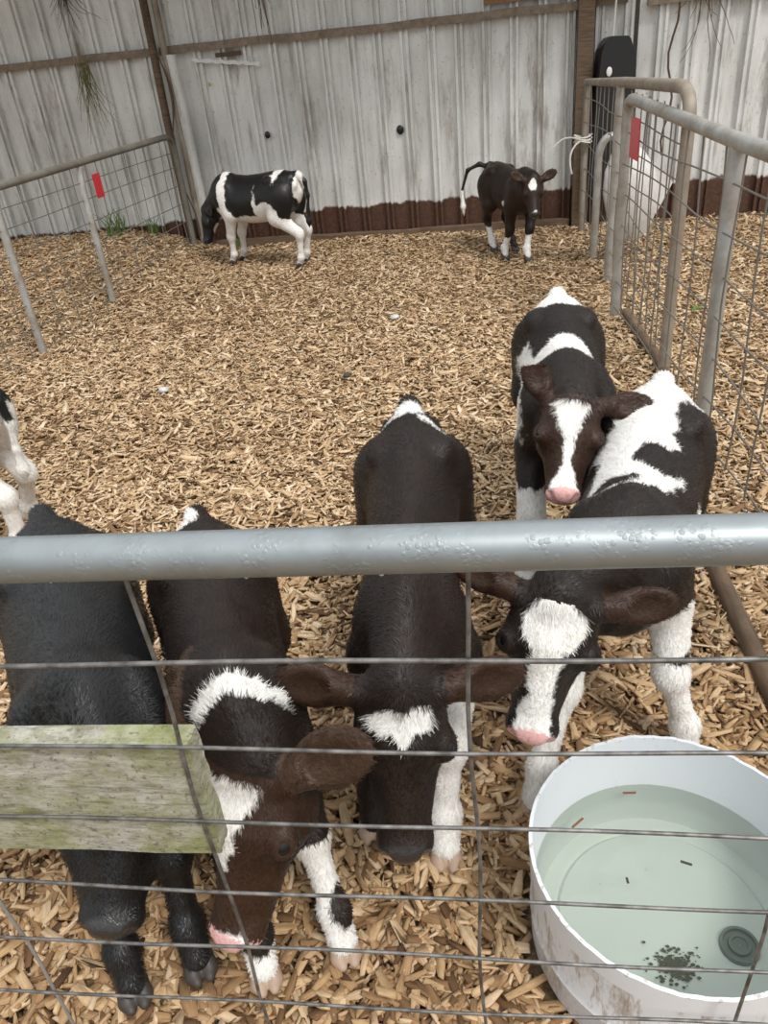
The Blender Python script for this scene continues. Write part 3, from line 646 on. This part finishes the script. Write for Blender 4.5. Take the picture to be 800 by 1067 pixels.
# right rear gate
g = empty('mesh_gate', (1.53, 3.744, 0)); tag(g, 'taller mesh gate behind on the right, its rounded corner pipe nearest the camera', 'gate')
def gb(t, z): return Vector((.47*t, 3.28*t, z))
b = bmesh.new(); tube(b, [gb(0, .0), gb(0, 1.20)]+arc(gb(0, 1.20), gb(0, 1.33), gb(.06, 1.33))[1:]+[gb(.5, 1.285), gb(1, 1.22), gb(1, .0)], .030, 12); obj('frame', b, MT['pipe_dirty'], g)
b = bmesh.new(); tube(b, [gb(.55, 0), gb(.545, 1.1), gb(.535, 1.26)], .026, 12); obj('upright', b, MT['pipe'], g)
obj('wire_mesh', wire_grid(gb(0, 0), gb(1, 0), .04, 1.25, 17, [.05, .22, .40, .58, .76, .94, 1.10], .0036, .012, 6), MT['wire2'], g)
# right front gate
g = empty('mesh_gate', (1.60, 4.785, 0)); tag(g, 'galvanised mesh gate on the right running towards the camera, red tag at its far end', 'gate')
GA = [(0, 4.785), (-.19, 2.985), (-.30, 2.1), (-.42, 1.0)]
def ga(y, z):
    xs = np.interp(-y, [-4.785, -2.985, -1.0], [0, -.19, -.42]); return Vector((xs, y-4.785, z))
b = bmesh.new(); tube(b, [ga(4.785, .0), ga(4.785, 1.16)]+arc(ga(4.785, 1.16), ga(4.785, 1.25), ga(4.62, 1.24))[1:]+[ga(3.8, 1.22), ga(3.0, 1.20), ga(2.0, 1.19), ga(.9, 1.19)], .030, 14); obj('frame', b, MT['pipe'], g)
for y_ in (2.985, 1.35):
    b = bmesh.new(); tube(b, [ga(y_, -.02), ga(y_, 1.19)], .031, 14); obj('upright', b, MT['pipe'], g)
obj('wire_mesh', wire_grid(ga(1.0, 0), ga(4.76, 0), .05, 1.20, 15, [.06, .22, .39, .56, .73, .90, 1.06], .0038, .014, 9), MT['wire2'], g)
red_tag(g, ga(4.45, 1.07)+Vector((-.03, 0, 0)), ga(4, 0)-ga(4.4, 0), (0, 0, 1), sz=(.10, .10)).data
b = bmesh.new(); tube(b, [(1.66, 4.75, .03), (1.55, 3.80, .035), (1.3, 2.95, .03), (1.08, 2.08, .03), (.985, 1.45, .03), (.93, 1.0, .03)], [.03]*6, 10); tag(obj('ground_pole', b, MT['timber']), 'muddy brown pole lying on the chips under the right gate', 'pole')
# twine round the post
b = bmesh.new()
for k in range(3): tube(b, [Vector((1.97+.07*math.cos(a), 6.98+.07*math.sin(a), .79+.02*k+.01*math.sin(a*2+k))) for a in [i*.5 for i in range(14)]], .007, 6)
tube(b, arc((1.93, 6.92, .80), (1.80, 6.88, .74), (1.86, 6.88, .56)), .008, 6); tube(b, arc((1.93, 6.92, .81), (1.78, 6.86, .88), (1.70, 6.86, .78)), .007, 6)
tag(obj('twine', b, MT['rope']), 'pale twine tying the rear right gate to the timber post', 'twine')
# ------------------------------------------------------------------ hanging black box, trough
g = empty('hanging_feeder', (2.28, 7.15, .35)); tag(g, 'tall black plastic box hanging by a white rope behind the right gates', 'feeder')
b = bmesh.new()
prof = [(-.19, 0), (.16, 0), (.165, .60), (.155, 1.0), (.09, 1.16), (-.07, 1.17), (-.13, 1.09), (-.165, .6)]
f0 = [b.verts.new((x, 0, z)) for x, z in prof]; f1 = [b.verts.new((x*.9, .24, z*.97+.02)) for x, z in prof]
for i in range(8): b.faces.new((f0[i], f0[(i+1) % 8], f1[(i+1) % 8], f1[i]))
b.faces.new(f0[::-1]); b.faces.new(f1); bmesh.ops.bevel(b, geom=b.edges[:], offset=.018, segments=2); obj('box_shell', b, MT['black'], g)
b = bmesh.new(); bmesh.ops.create_uvsphere(b, u_segments=16, v_segments=8, radius=.03); bmesh.ops.scale(b, vec=(.8, .2, 1.2), verts=b.verts); o = obj('white_cap', b, MT['white'], g); o.location = (-.07, -.015, .92); o['label'] = 'oval white cap on the upper front'
b = bmesh.new(); tube(b, [(-.02, .1, 1.14), (.0, .1, 1.6), (.03, .1, 2.3)], .008, 6); obj('rope', b, MT['rope'], g)
b = bmesh.new(); box(b, (-.10, .09, 1.50), (.17, 0, 0), (0, .03, 0), (0, 0, .55)); obj('hanger_plate', b, MT['black'], g, smooth=False)
# white tipped trough : half a plastic drum
g = empty('feed_trough', (2.16, 6.05, .20)); g.scale = (.80, .80, .95); g.rotation_euler = (R(8), R(-20), R(12)); tag(g, 'white plastic trough tipped on its end behind the right gate wires', 'trough')
b = bmesh.new(); n = 20; rows = []
for t, (wd_, dp) in zip([0, .15, .4, .65, .85, 1], [(.12, .05), (.20, .11), (.27, .16), (.26, .17), (.20, .13), (.10, .06)]):
    rows.append([b.verts.new((wd_*math.cos(math.pi*k/n), -dp*math.sin(math.pi*k/n), .74*t)) for k in range(n+1)])
for r1, r2 in zip(rows, rows[1:]):
    for k in range(n): b.faces.new((r1[k], r1[k+1], r2[k+1], r2[k]))
b.faces.new(rows[0]); b.faces.new(rows[-1])
o = obj('trough_shell', b, MT['white'], g); m = o.modifiers.new('s', 'SOLIDIFY'); m.thickness = .008
b = bmesh.new(); v = [b.verts.new(p) for p in ((.24, 0, .55), (.42, -.02, .28), (.20, -.02, .10), (.22, 0, .3))]; b.faces.new(v); o = obj('flared_lip', b, MT['white'], g, smooth=False); m = o.modifiers.new('s', 'SOLIDIFY'); m.thickness = .012
vtube('bent_pipe', [(1.79, 5.93, .10), (1.79, 5.92, .8)]+arc((1.79, 5.92, .8), (1.80, 5.90, .93), (1.87, 5.90, .93))+arc((1.87, 5.90, .93), (1.97, 5.90, .92), (2.0, 5.92, .72))[1:], .028, MT['pipe'], 'grey bent pipe hooked over the top of the white trough', 'pipe')

# ------------------------------------------------------------------ front gate
FA = Vector((-.404, .683, 0)); FB = Vector((.352, .579, 0)); FD = (FB-FA).normalized(); FN = Vector((FD.y, -FD.x, 0))
g = empty('front_gate', tuple(FA)); tag(g, 'near galvanised gate with a wet round top rail and wire mesh across the foreground', 'gate')
def fp(s_, z, n=0): return FD*s_+FN*n+Vector((0, 0, z))
b = bmesh.new(); tube(b, [fp(-.9+.1*i, 1.18, 0) for i in range(27)], .0245, 32); obj('top_rail', b, MT['rail'], g)
rd = random.Random(4)
for k, s_ in enumerate((.012, .052, .088, .148, .198, .262, .31, .40)):
    b = bmesh.new(); bmesh.ops.create_uvsphere(b, u_segments=12, v_segments=8, radius=rd.uniform(.0022, .0034)); bmesh.ops.scale(b, vec=(1, 1, 1.15), verts=b.verts)
    o = obj('water_drop', b, MT['white'] if 0 else flat('water_drop', (.55, .58, .6), .05) if k == 0 else bpy.data.materials['water_drop'], g); o.location = fp(s_, 1.157, .004*(k % 2)+.003); o['label'] = 'hanging drop of water'
rows_ = [(1.035, 1.031), (.902, .891), (.762, .742), (.617, .592), (.468, .448), (.315, .300), (.165, .15)]
for i, (za, zb) in enumerate(rows_):
    b = bmesh.new(); ph = i*1.7
    pts = []
    for k in range(61):
        s_ = -1.0+2.7*k/60; t = (s_+.10)/.95; z = za+(zb-za)*t+.0022*math.sin(s_*9+ph)+(.004 if i else .001)*math.sin(s_*3.1+ph*2)
        pts.append(fp(s_, z, .0022*math.sin(s_*9+ph+1)))
    tube(b, pts, .00265 if i else .003, 10); obj('horizontal_wire', b, MT['wire'], g)
for i, s_ in enumerate((-.96, -.59, -.231, .127, .482, .485, .86, 1.22)):
    if i == 5: continue
    b = bmesh.new(); pts = [fp(s_+.0035*math.sin(k*.9+i*2), 1.16-1.13*k/16, -.006+.0015*math.sin(k*1.7)) for k in range(17)]
    tube(b, pts, .0027, 10); obj('vertical_wire', b, MT['rwire'] if i == 2 else MT['wire'], g)
# mossy board
g = tag(obj('mossy_board', (lambda b_: (box(b_, (0, 0, 0), FD*1.0, -FN*.035, (0, 0, .212)), bmesh.ops.subdivide_edges(b_, edges=b_.edges[:], cuts=10, use_grid_fill=True), [setattr(v_, 'co', v_.co+Vector((random.uniform(-1, 1), random.uniform(-1, 1), random.uniform(-1, 1)))*.0016) for v_ in b_.verts], b_)[-1])(bmesh.new()), MT['board'], smooth=True), 'short weathered board with green moss behind the front gate wires at lower left', 'board')
g.location = FA+fp(-.868, .676, -.012)

# ------------------------------------------------------------------ water tub
TC = Vector((.47, .865, 0)); TZ = .30; TRR = .267
g = empty('water_tub', tuple(TC)); tag(g, 'white cut-down plastic drum full of water at lower right', 'water tub')
def jag(a, r, z): return (.0012*math.sin(a*5)+.0010*math.sin(a*17)+.0012*math.sin(a*41+1)) if z > TZ-.02 else 0
b = bmesh.new()
prof = [(.02, .0), (.262, .0), (.276, .012), (.282, .03), (.282, .10), (.286, .110), (.282, .120), (.286, .20), (.288, .25), (TRR*1.087, TZ-.001), (TRR*1.087, TZ), (TRR*1.087-.0075, TZ), (TRR*1.087-.0075, TZ-.001), (.281, .25), (.278, .20), (.275, .125), (.278, .110), (.274, .098), (.270, .075), (.262, .062), (.236, .055), (.228, .050), (.220, .057), (.02, .057)]
prof = [(r_*.92, z_) for r_, z_ in prof]; rg = lathe(b, prof, 128, jag=jag); b.faces.new(rg[0][::-1]); b.faces.new(rg[-1]); b.faces.ensure_lookup_table()
for i_, f_ in enumerate(b.faces):
    if i_ < 128*8: f_.material_index = 1
o = obj('tub_shell', b, MT['tub'], g); o.data.materials.append(MT['tub_out'])
b = bmesh.new(); bmesh.ops.create_circle(b, cap_ends=True, segments=96, radius=.2545)
o = obj('water', b, MT['water'], g, smooth=False); o.location = (0, 0, .160)
b = bmesh.new(); lathe(b, [(.001, .006), (.016, .006), (.018, .010), (.024, .010), (.026, .004), (.034, .004), (.036, .010), (.042, .010), (.044, 0)], 40); o = obj('drain_bung', b, flat('grey_bung', (.20, .22, .21), .6), g); o.scale = (.85, .85, 1); o.location = (.125, -.06, .057)
b = bmesh.new()
for k in range(420):
    a = random.uniform(0, 6.28); r_ = abs(random.gauss(0, .017)); mat_ = Matrix.Translation((r_*math.cos(a)*1.5, r_*math.sin(a), .003)) @ Matrix.Diagonal((1.6, 1.2, .5, 1))
    bmesh.ops.create_icosphere(b, subdivisions=1, radius=random.uniform(.0008, .0030), matrix=mat_)
o = obj('sediment', b, MT['dirt'], g); o.location = (-.01, -.085, .058); o['label'] = 'dark clump of dirt lying on the tub bottom'
for k, (dx, dy, l_, a) in enumerate(((-.14, .185, .017, .6), (.0, .250, .014, -.1), (-.075, .035, .006, 1.5), (.06, .06, .011, -.5))):
    b = bmesh.new(); box(b, (-l_, -.0022, 0), (2*l_, 0, 0), (0, .0045, 0), (0, 0, .002)); bmesh.ops.bevel(b, geom=b.edges[:], offset=.0008, segments=1)
    o = obj('bark_chip', b, MT['chiplet'] if k < 2 else MT['dung'], smooth=False); o.location = TC+Vector((dx*.93, dy*.93,   .1605)); o.rotation_euler = (0, 0, a)
    tag(o, ('reddish bark sliver floating near the left wall of the tub', 'reddish bark sliver floating at the far edge of the tub water', 'tiny dark speck floating in the middle of the tub', 'thin dark sliver floating right of the tiny speck in the tub')[k], 'bark chip', 'slivers floating in the tub')

# ------------------------------------------------------------------ the calves
cm = {k: mat_coat('coat_'+k, *v) for k, v in dict(black=((.006, .006, .0065), (.016, .013, .012), .03, .38), dark=((.007, .006, .0055), (.040, .018, .010), .05, .46), choc=((.005, .0042, .004), (.042, .019, .010), .05, .46)).items()}
CALVES = dict(
 far_left=dict(label='black and white calf standing side-on at the far wall with its head down', legk=.82, rump=(-.44, 6.88), withers=(-1.06, 7.24), poll=(-1.335, 7.41, .50), muzzle=(-1.405, 7.37, .22), face_up=(-.8, -.3, .2),
    feet=[(-1.13, 7.24, .03), (-1.05, 7.36, .03), (-.50, 6.84, .03), (-.46, 7.02, .03)], s=1.15, res=.009, coat='black', brown=.1, hoof='dark', zoff=.0, hw=1.0,
    patches=[('+', (0, .235, .56), (.3, .035, .26)), ('+', (0, -.25, .72), (.12, .040, .16)), ('+', (0, -.06, .345), (.3, .34, .075)), ('+', (0, -.17, .40), (.3, .13, .13)), ('+', (0, -.42, .56), (.12, .035, .16)), ('+', (0, .26, .38), (.3, .12, .11)), ('+', (-.15, -.06, .46), (.1, .018, .13))],
    leg_white=[(0, -.1, .40), (1, -.1, .40), (2, -.1, .48), (3, -.1, .48)], head_patches=[('+', (0, .13, -.13), (.10, .06, .05))]),
 far_right=dict(label='dark brown calf with a white forehead star standing at the far wall', legk=.9, rump=(1.19, 6.92), withers=(1.36, 6.36), poll=(1.385, 6.20, .66), muzzle=(1.37, 6.04, .42), face_up=(0, -.5, .6),
    feet=[(1.37, 6.31, .03), (1.21, 6.43, .03), (1.34, 6.70, .03), (1.17, 6.75, .03)], s=1.02, res=.009, coat='dark', brown=.45, hoof='dark', ear=(.45, .3), zoff=.0, hw=1.0,
    tailpts=[(1.19, 6.93, .665), (1.10, 6.97, .70), (1.00, 6.98, .66), (.945, 6.97, .50), (.95, 6.95, .38)], whites=[((.945, 6.96, .37), .14)],
    patches=[('+', (0, .43, .47), (.03, .05, .03)), ('+', (.14, .10, .44), (.04, .04, .04))], leg_white=[(0, .03, .22), (1, .05, .20), (3, .04, .22)],
    head_patches=[('+', (.010, .055, 0), (.030, .045, .1)), ('+', (0, .27, -.02), (.014, .02, .03))]),
 edge=dict(label='calf cut off by the left edge of the photo, white hind leg in view', rump=(-1.40, 2.66), withers=(-2.02, 2.96), poll=(-2.3, 3.1, .7), muzzle=(-2.5, 3.2, .5),
    feet=[(-1.9, 2.85, .02), (-1.9, 3.05, .02), (-1.44, 2.60, .02), (-1.50, 2.86, .02)], s=1.04, res=.0075, coat='black', brown=.1,
    leg_white=[(2, -.1, .60), (3, -.1, .56)], patches=[('+', (0, -.36, .36), (.25, .18, .24))]),
 black=dict(label='black calf at lower left with its head lowered behind the mossy board', rump=(-.83, 1.64), withers=(-.575, 1.03), poll=(-.535, 1.05, .50), muzzle=(-.600, .815, .245), face_up=(0, -.7, .3),
    feet=[(-.475, .90, .02), (-.60, .86, .02), (-.66, 1.50, .02), (-.86, 1.42, .02)], s=1.02, res=.006, coat='black', brown=.12, hoof='dark', fat=1.12, hw=1.16, ear_tone=.3, ear=(-.2, .5), patches=[('+', (-.17, -.05, .42), (.05, .035, .03))], head_patches=[]),
 second=dict(label='dark calf with a white stripe across its neck, pink spotted nose over the lowest wires', rump=(-.455, 1.62), withers=(-.325, 1.08), poll=(-.295, .935, .55), muzzle=(-.385, .775, .235), face_up=(-.35, -.6, .5),
    feet=[(-.175, .90, .02), (-.335, .865, .02), (-.28, 1.42, .02), (-.44, 1.46, .02)], s=.97, res=.0055, coat='choc', brown=.40, brown_head=.85, ear_l=(.15, .75), ear_r=(.0, .9), hw=1.0, ear_tone=1.45, ear_s=.98, blacks=[((-.140, .925, .14), .052), ((-.135, .94, .20), .050)],
    patches=[('+', (-.02, .335, .67), (.092, .020, .08)), ('+', (-.05, -.20, .70), (.02, .03, .05)), ('+', (.03, -.37, .70), (.035, .05, .1)), ('+', (.15, -.12, .42), (.05, .05, .06))],
    leg_white=[(0, -.1, .27), (1, -.1, .10)], head_patches=[('T', (.015, .052, .155, .024, .010, .030)), ('+', (0, .285, -.02), (.040, .030, .04))], pink=.0),
 middle=dict(label='dark brown calf in the centre with a white heart on its forehead, looking down', rump=(.100, 1.98), withers=(.033, 1.24), poll=(-.005, 1.01, .62), muzzle=(-.028, .84, .335), face_up=(0, -.6, .5),
    feet=[(.06, 1.09, .02), (-.10, 1.18, .02), (.17, 1.80, .02), (.00, 1.84, .02)], s=1.08, res=.0055, coat='choc', brown=.36, brown_head=.12, ear=(-.10, .05), fat=.84, sh=.70, hw=1.06,
    patches=[('+', (0, -.345, .74), (.040, .055, .12)), ('+', (.050, -.30, .74), (.038, .022, .1)), ('+', (-.055, -.29, .74), (.042, .022, .1)), ('+', (.155, .03, .46), (.05, .09, .05)), ('-', (0, -.43, .70), (.05, .062, .2)), ('-', (0, -.26, .74), (.028, .045, .1))],
    leg_white=[(0, -.1, .40)], head_patches=[('+', (-.022, .050, 0), (.028, .022, .1)), ('+', (.022, .050, 0), (.028, .022, .1)), ('T', (.045, .038, .095, .002, 0, 0))]),
 upper_right=dict(label='black and white calf looking up, just above the top rail, near the right gate', rump=(.73, 2.84), withers=(.595, 2.17), poll=(.530, 1.87, .765), muzzle=(.455, 1.655, .590), face_up=(-.05, -.5, .75),
    feet=[(.66, 2.02, .02), (.40, 1.88, .02), (.80, 2.66, .02), (.62, 2.68, .02)], s=1.10, res=.0055, coat='dark', brown=.05, brown_head=.8, ear_l=(.05, .1), ear_r=(.9, 1.2), hw=1.12, fat=.95,
    patches=[('+', (0, -.34, .72), (.11, .13, .14)), ('+', (-.02, .12, .68), (.10, .10, .14)), ('+', (.07, .10, .66), (.09, .05, .12)), ('+', (.13, .06, .52), (.06, .24, .14)), ('-', (-.14, .16, .62), (.07, .22, .2)), ('+', (.10, .28, .10), (.2, .2, .2))],
    leg_white=[(0, -.1, .30), (1, -.1, .34)], head_patches=[('T', (.020, .044, .13, .018, 0, 0)), ('T', (.11, .016, .22, .009, 0, 0)), ('T', (.20, .010, .25, .040, 0, 0)), ('T', (.235, .034, .32, .050, 0, 0))], pink=.0),
 right=dict(label='black and white calf with a broad white blaze, stepping up to the water tub', rump=(.83, 2.03), withers=(.525, 1.40), poll=(.325, 1.185, .645), muzzle=(.235, 1.045, .385), face_up=(-.1, -.6, .5),
    feet=[(.675, 1.28, .02), (.285, 1.19, .02), (.82, 1.93, .02), (.66, 2.02, .02)], s=1.04, res=.0055, coat='dark', brown=.12, brown_head=.08, ear=(-.05, .25), hw=1.18, fat=1.10,
    patches=[('+', (0, -.28, .70), (.12, .20, .2)), ('+', (.05, .03, .68), (.15, .17, .2)), ('-', (-.10, -.20, .62), (.06, .09, .12)), ('-', (-.045, .03, .70), (.065, .055, .1)), ('-', (-.10, -.02, .62), (.05, .05, .1)), ('-', (.06, .16, .68), (.07, .035, .1)), ('-', (.14, .03, .58), (.05, .10, .10)), ('+', (-.17, .02, .48), (.06, .06, .08)), ('+', (-.10, .28, .38), (.14, .12, .07)), ('+', (-.08, .12, .74), (.02, .04, .05))],
    leg_white=[(0, -.1, .30), (1, -.1, .36)], head_patches=[('+', (0, .050, 0), (.060, .058, .1)), ('T', (.06, .036, .22, .022, 0, 0)), ('T', (.20, .026, .32, .05, 0, 0))], pink=.0),
)
for nm, kw in CALVES.items():
    kw = dict(kw); kw['hair'] = 60000 if kw['res'] < .008 else 9000; kw['coat'] = cm[kw['coat']]; calf(group='calves in the pen', **kw)

# ------------------------------------------------------------------ wood chips
def chips(name, boxes, mat, size_mul=1.0, lift=.03):
    Ps = []; Fs = []; base = 0
    X = []
    for (x0, x1, y0, y1, dens) in boxes:
        n = int((x1-x0)*(y1-y0)*dens); q = np.stack([rng.uniform(x0, x1, n), rng.uniform(y0, y1, n)], 1)
        cx = q[:, 0]; cy = q[:, 1]; dep = cy*.857+.82; px = 400+800*cx/dep
        q = q[(np.hypot(q[:, 0]-.47, q[:, 1]-.865) > .285) & (px > -90) & (px < 900) & ((q[:, 1] < 8.1-(q[:, 0]+1.5)*.197))]; X.append(q)
    X = np.concatenate(X); n = len(X)
    ix = np.clip((X[:, 0]-X0)/ST, 0, nx-1.001); iy = np.clip((X[:, 1]-Y0)/ST, 0, ny-1.001); i0 = ix.astype(int); j0 = iy.astype(int); fx = ix-i0; fy = iy-j0
    z = HG[i0, j0]*(1-fx)*(1-fy)+HG[i0+1, j0]*fx*(1-fy)+HG[i0, j0+1]*(1-fx)*fy+HG[i0+1, j0+1]*fx*fy
    z = z+rng.uniform(-.008, 1, n)**1*lift*.8
    big = np.clip((2.3-X[:, 1])/1.3, 0, 1)
    L = np.exp(rng.normal(math.log(.034), .46, n))*(1+.45*big); L = np.clip(L, .012, .115)*size_mul; W = np.clip(L*rng.uniform(.14, .36, n), .004, .026); T = rng.uniform(.0025, .007, n)
    yaw = rng.uniform(0, 2*np.pi, n); pit = rng.normal(0, .26, n); rol = rng.normal(0, .35, n)
    out = np.array([(-1, -.75), (0, -1), (1, -.65), (.92, .6), (.1, 1), (-.95, .7)])
    k = len(out)
    ox = out[None, :, 0]+rng.uniform(-.16, .16, (n, k)); oy = out[None, :, 1]+rng.uniform(-.35, .35, (n, k))
    lx = np.concatenate([ox, ox*.97+rng.uniform(-.05, .05, (n, k))], 1)*L[:, None]/2; ly = np.concatenate([oy, oy*.9], 1)*W[:, None]/2
    bend = (ox**2)*.0
    lz = np.concatenate([-np.ones((n, k))*.5+rng.uniform(-.2, .2, (n, k)), np.ones((n, k))*.5+rng.uniform(-.35, .35, (n, k))], 1)*T[:, None]
    curve = rng.normal(0, .05, n); lz = lz+curve[:, None]*(lx/(L[:, None]/2))**2*L[:, None]
    GL = np.stack([lx, ly, lz], 2)+rng.uniform(-5, 5, (n, 1, 3))
    cr_, sr = np.cos(rol)[:, None], np.sin(rol)[:, None]; ly, lz = ly*cr_-lz*sr, ly*sr+lz*cr_
    cp, sp = np.cos(pit)[:, None], np.sin(pit)[:, None]; lx, lz = lx*cp-lz*sp, lx*sp+lz*cp
    cy_, sy = np.cos(yaw)[:, None], np.sin(yaw)[:, None]; lx, ly = lx*cy_-ly*sy, lx*sy+ly*cy_
    P = np.stack([lx+X[:, 0][:, None], ly+X[:, 1][:, None], lz+z[:, None]], 2).reshape(-1, 3)
    me = bpy.data.meshes.new(name); me.vertices.add(len(P)); me.vertices.foreach_set('co', P.astype(np.float32).ravel())
    caps = np.array([list(range(k))[::-1], list(range(k, 2*k))]); sides = np.array([(i, (i+1) % k, k+(i+1) % k, k+i) for i in range(k)])
    b0 = (np.arange(n)*2*k)[:, None]
    per = np.concatenate([caps.ravel(), sides.ravel()]); li = (b0+per[None, :]).ravel(); ls1 = np.concatenate([[0, k], 2*k+4*np.arange(k)]); tot = len(per)
    ls = (np.arange(n)[:, None]*tot+ls1[None, :]).ravel()
    me.loops.add(len(li)); me.loops.foreach_set('vertex_index', li.astype(np.int32)); me.polygons.add(len(ls)); me.polygons.foreach_set('loop_start', ls.astype(np.int32)); me.update(calc_edges=True)
    ga2 = me.attributes.new('grain', 'FLOAT_VECTOR', 'POINT'); ga2.data.foreach_set('vector', GL.astype(np.float32).ravel())
    me.materials.append(mat); o = bpy.data.objects.new(name, me); COL.objects.link(o); print('chips', n); return o
tag(chips('wood_chips', [(-1.6, 1.6, .35, 2.0, 6500), (-2.2, 2.2, 2.0, 3.4, 5000), (-3.2, 3.2, 3.4, 5.2, 3600), (-5, 4.2, 5.2, 8.5, 2300)], MT['chip']), 'loose tan wood chips spread over the whole pen floor', 'wood chips', kind='stuff')
for (x, y, r_, lb, mt) in ((-1.19, 4.22, .028, 'grey-blue pebble on the chips left of centre', 'pale'), (.21, 5.10, .030, 'small pale lump on the chips in the middle of the pen', 'pale'), (-.129, 4.133, .022, 'dark clod on the chips in the middle of the pen', 'dung')):
    b = bmesh.new(); bmesh.ops.create_icosphere(b, subdivisions=3, radius=r_)
    for v in b.verts: v.co *= 1+.25*mnoise.noise(v.co*60+Vector((x, y, 0))); v.co.z *= .6
    o = obj('pebble', b, MT[mt]); o.location = (x, y, gz(x, y)+.035); tag(o, lb, 'pebble')
b = bmesh.new(); rd = random.Random(3)
for k in range(7):
    a = rd.uniform(0, 6.28); tube(b, arc((0, 0, 0), (.02*math.cos(a), .02*math.sin(a), .02), (.04*math.cos(a), .04*math.sin(a), .005)), [.004, .007, .009, .010, .008, .005, .001], 5)
o = obj('leaf_sprig', b, MT['green']); o.location = (2.05, 4.6, .05); tag(o, 'small green leaf sprig caught by the wires right of the front right gate post', 'leaf')
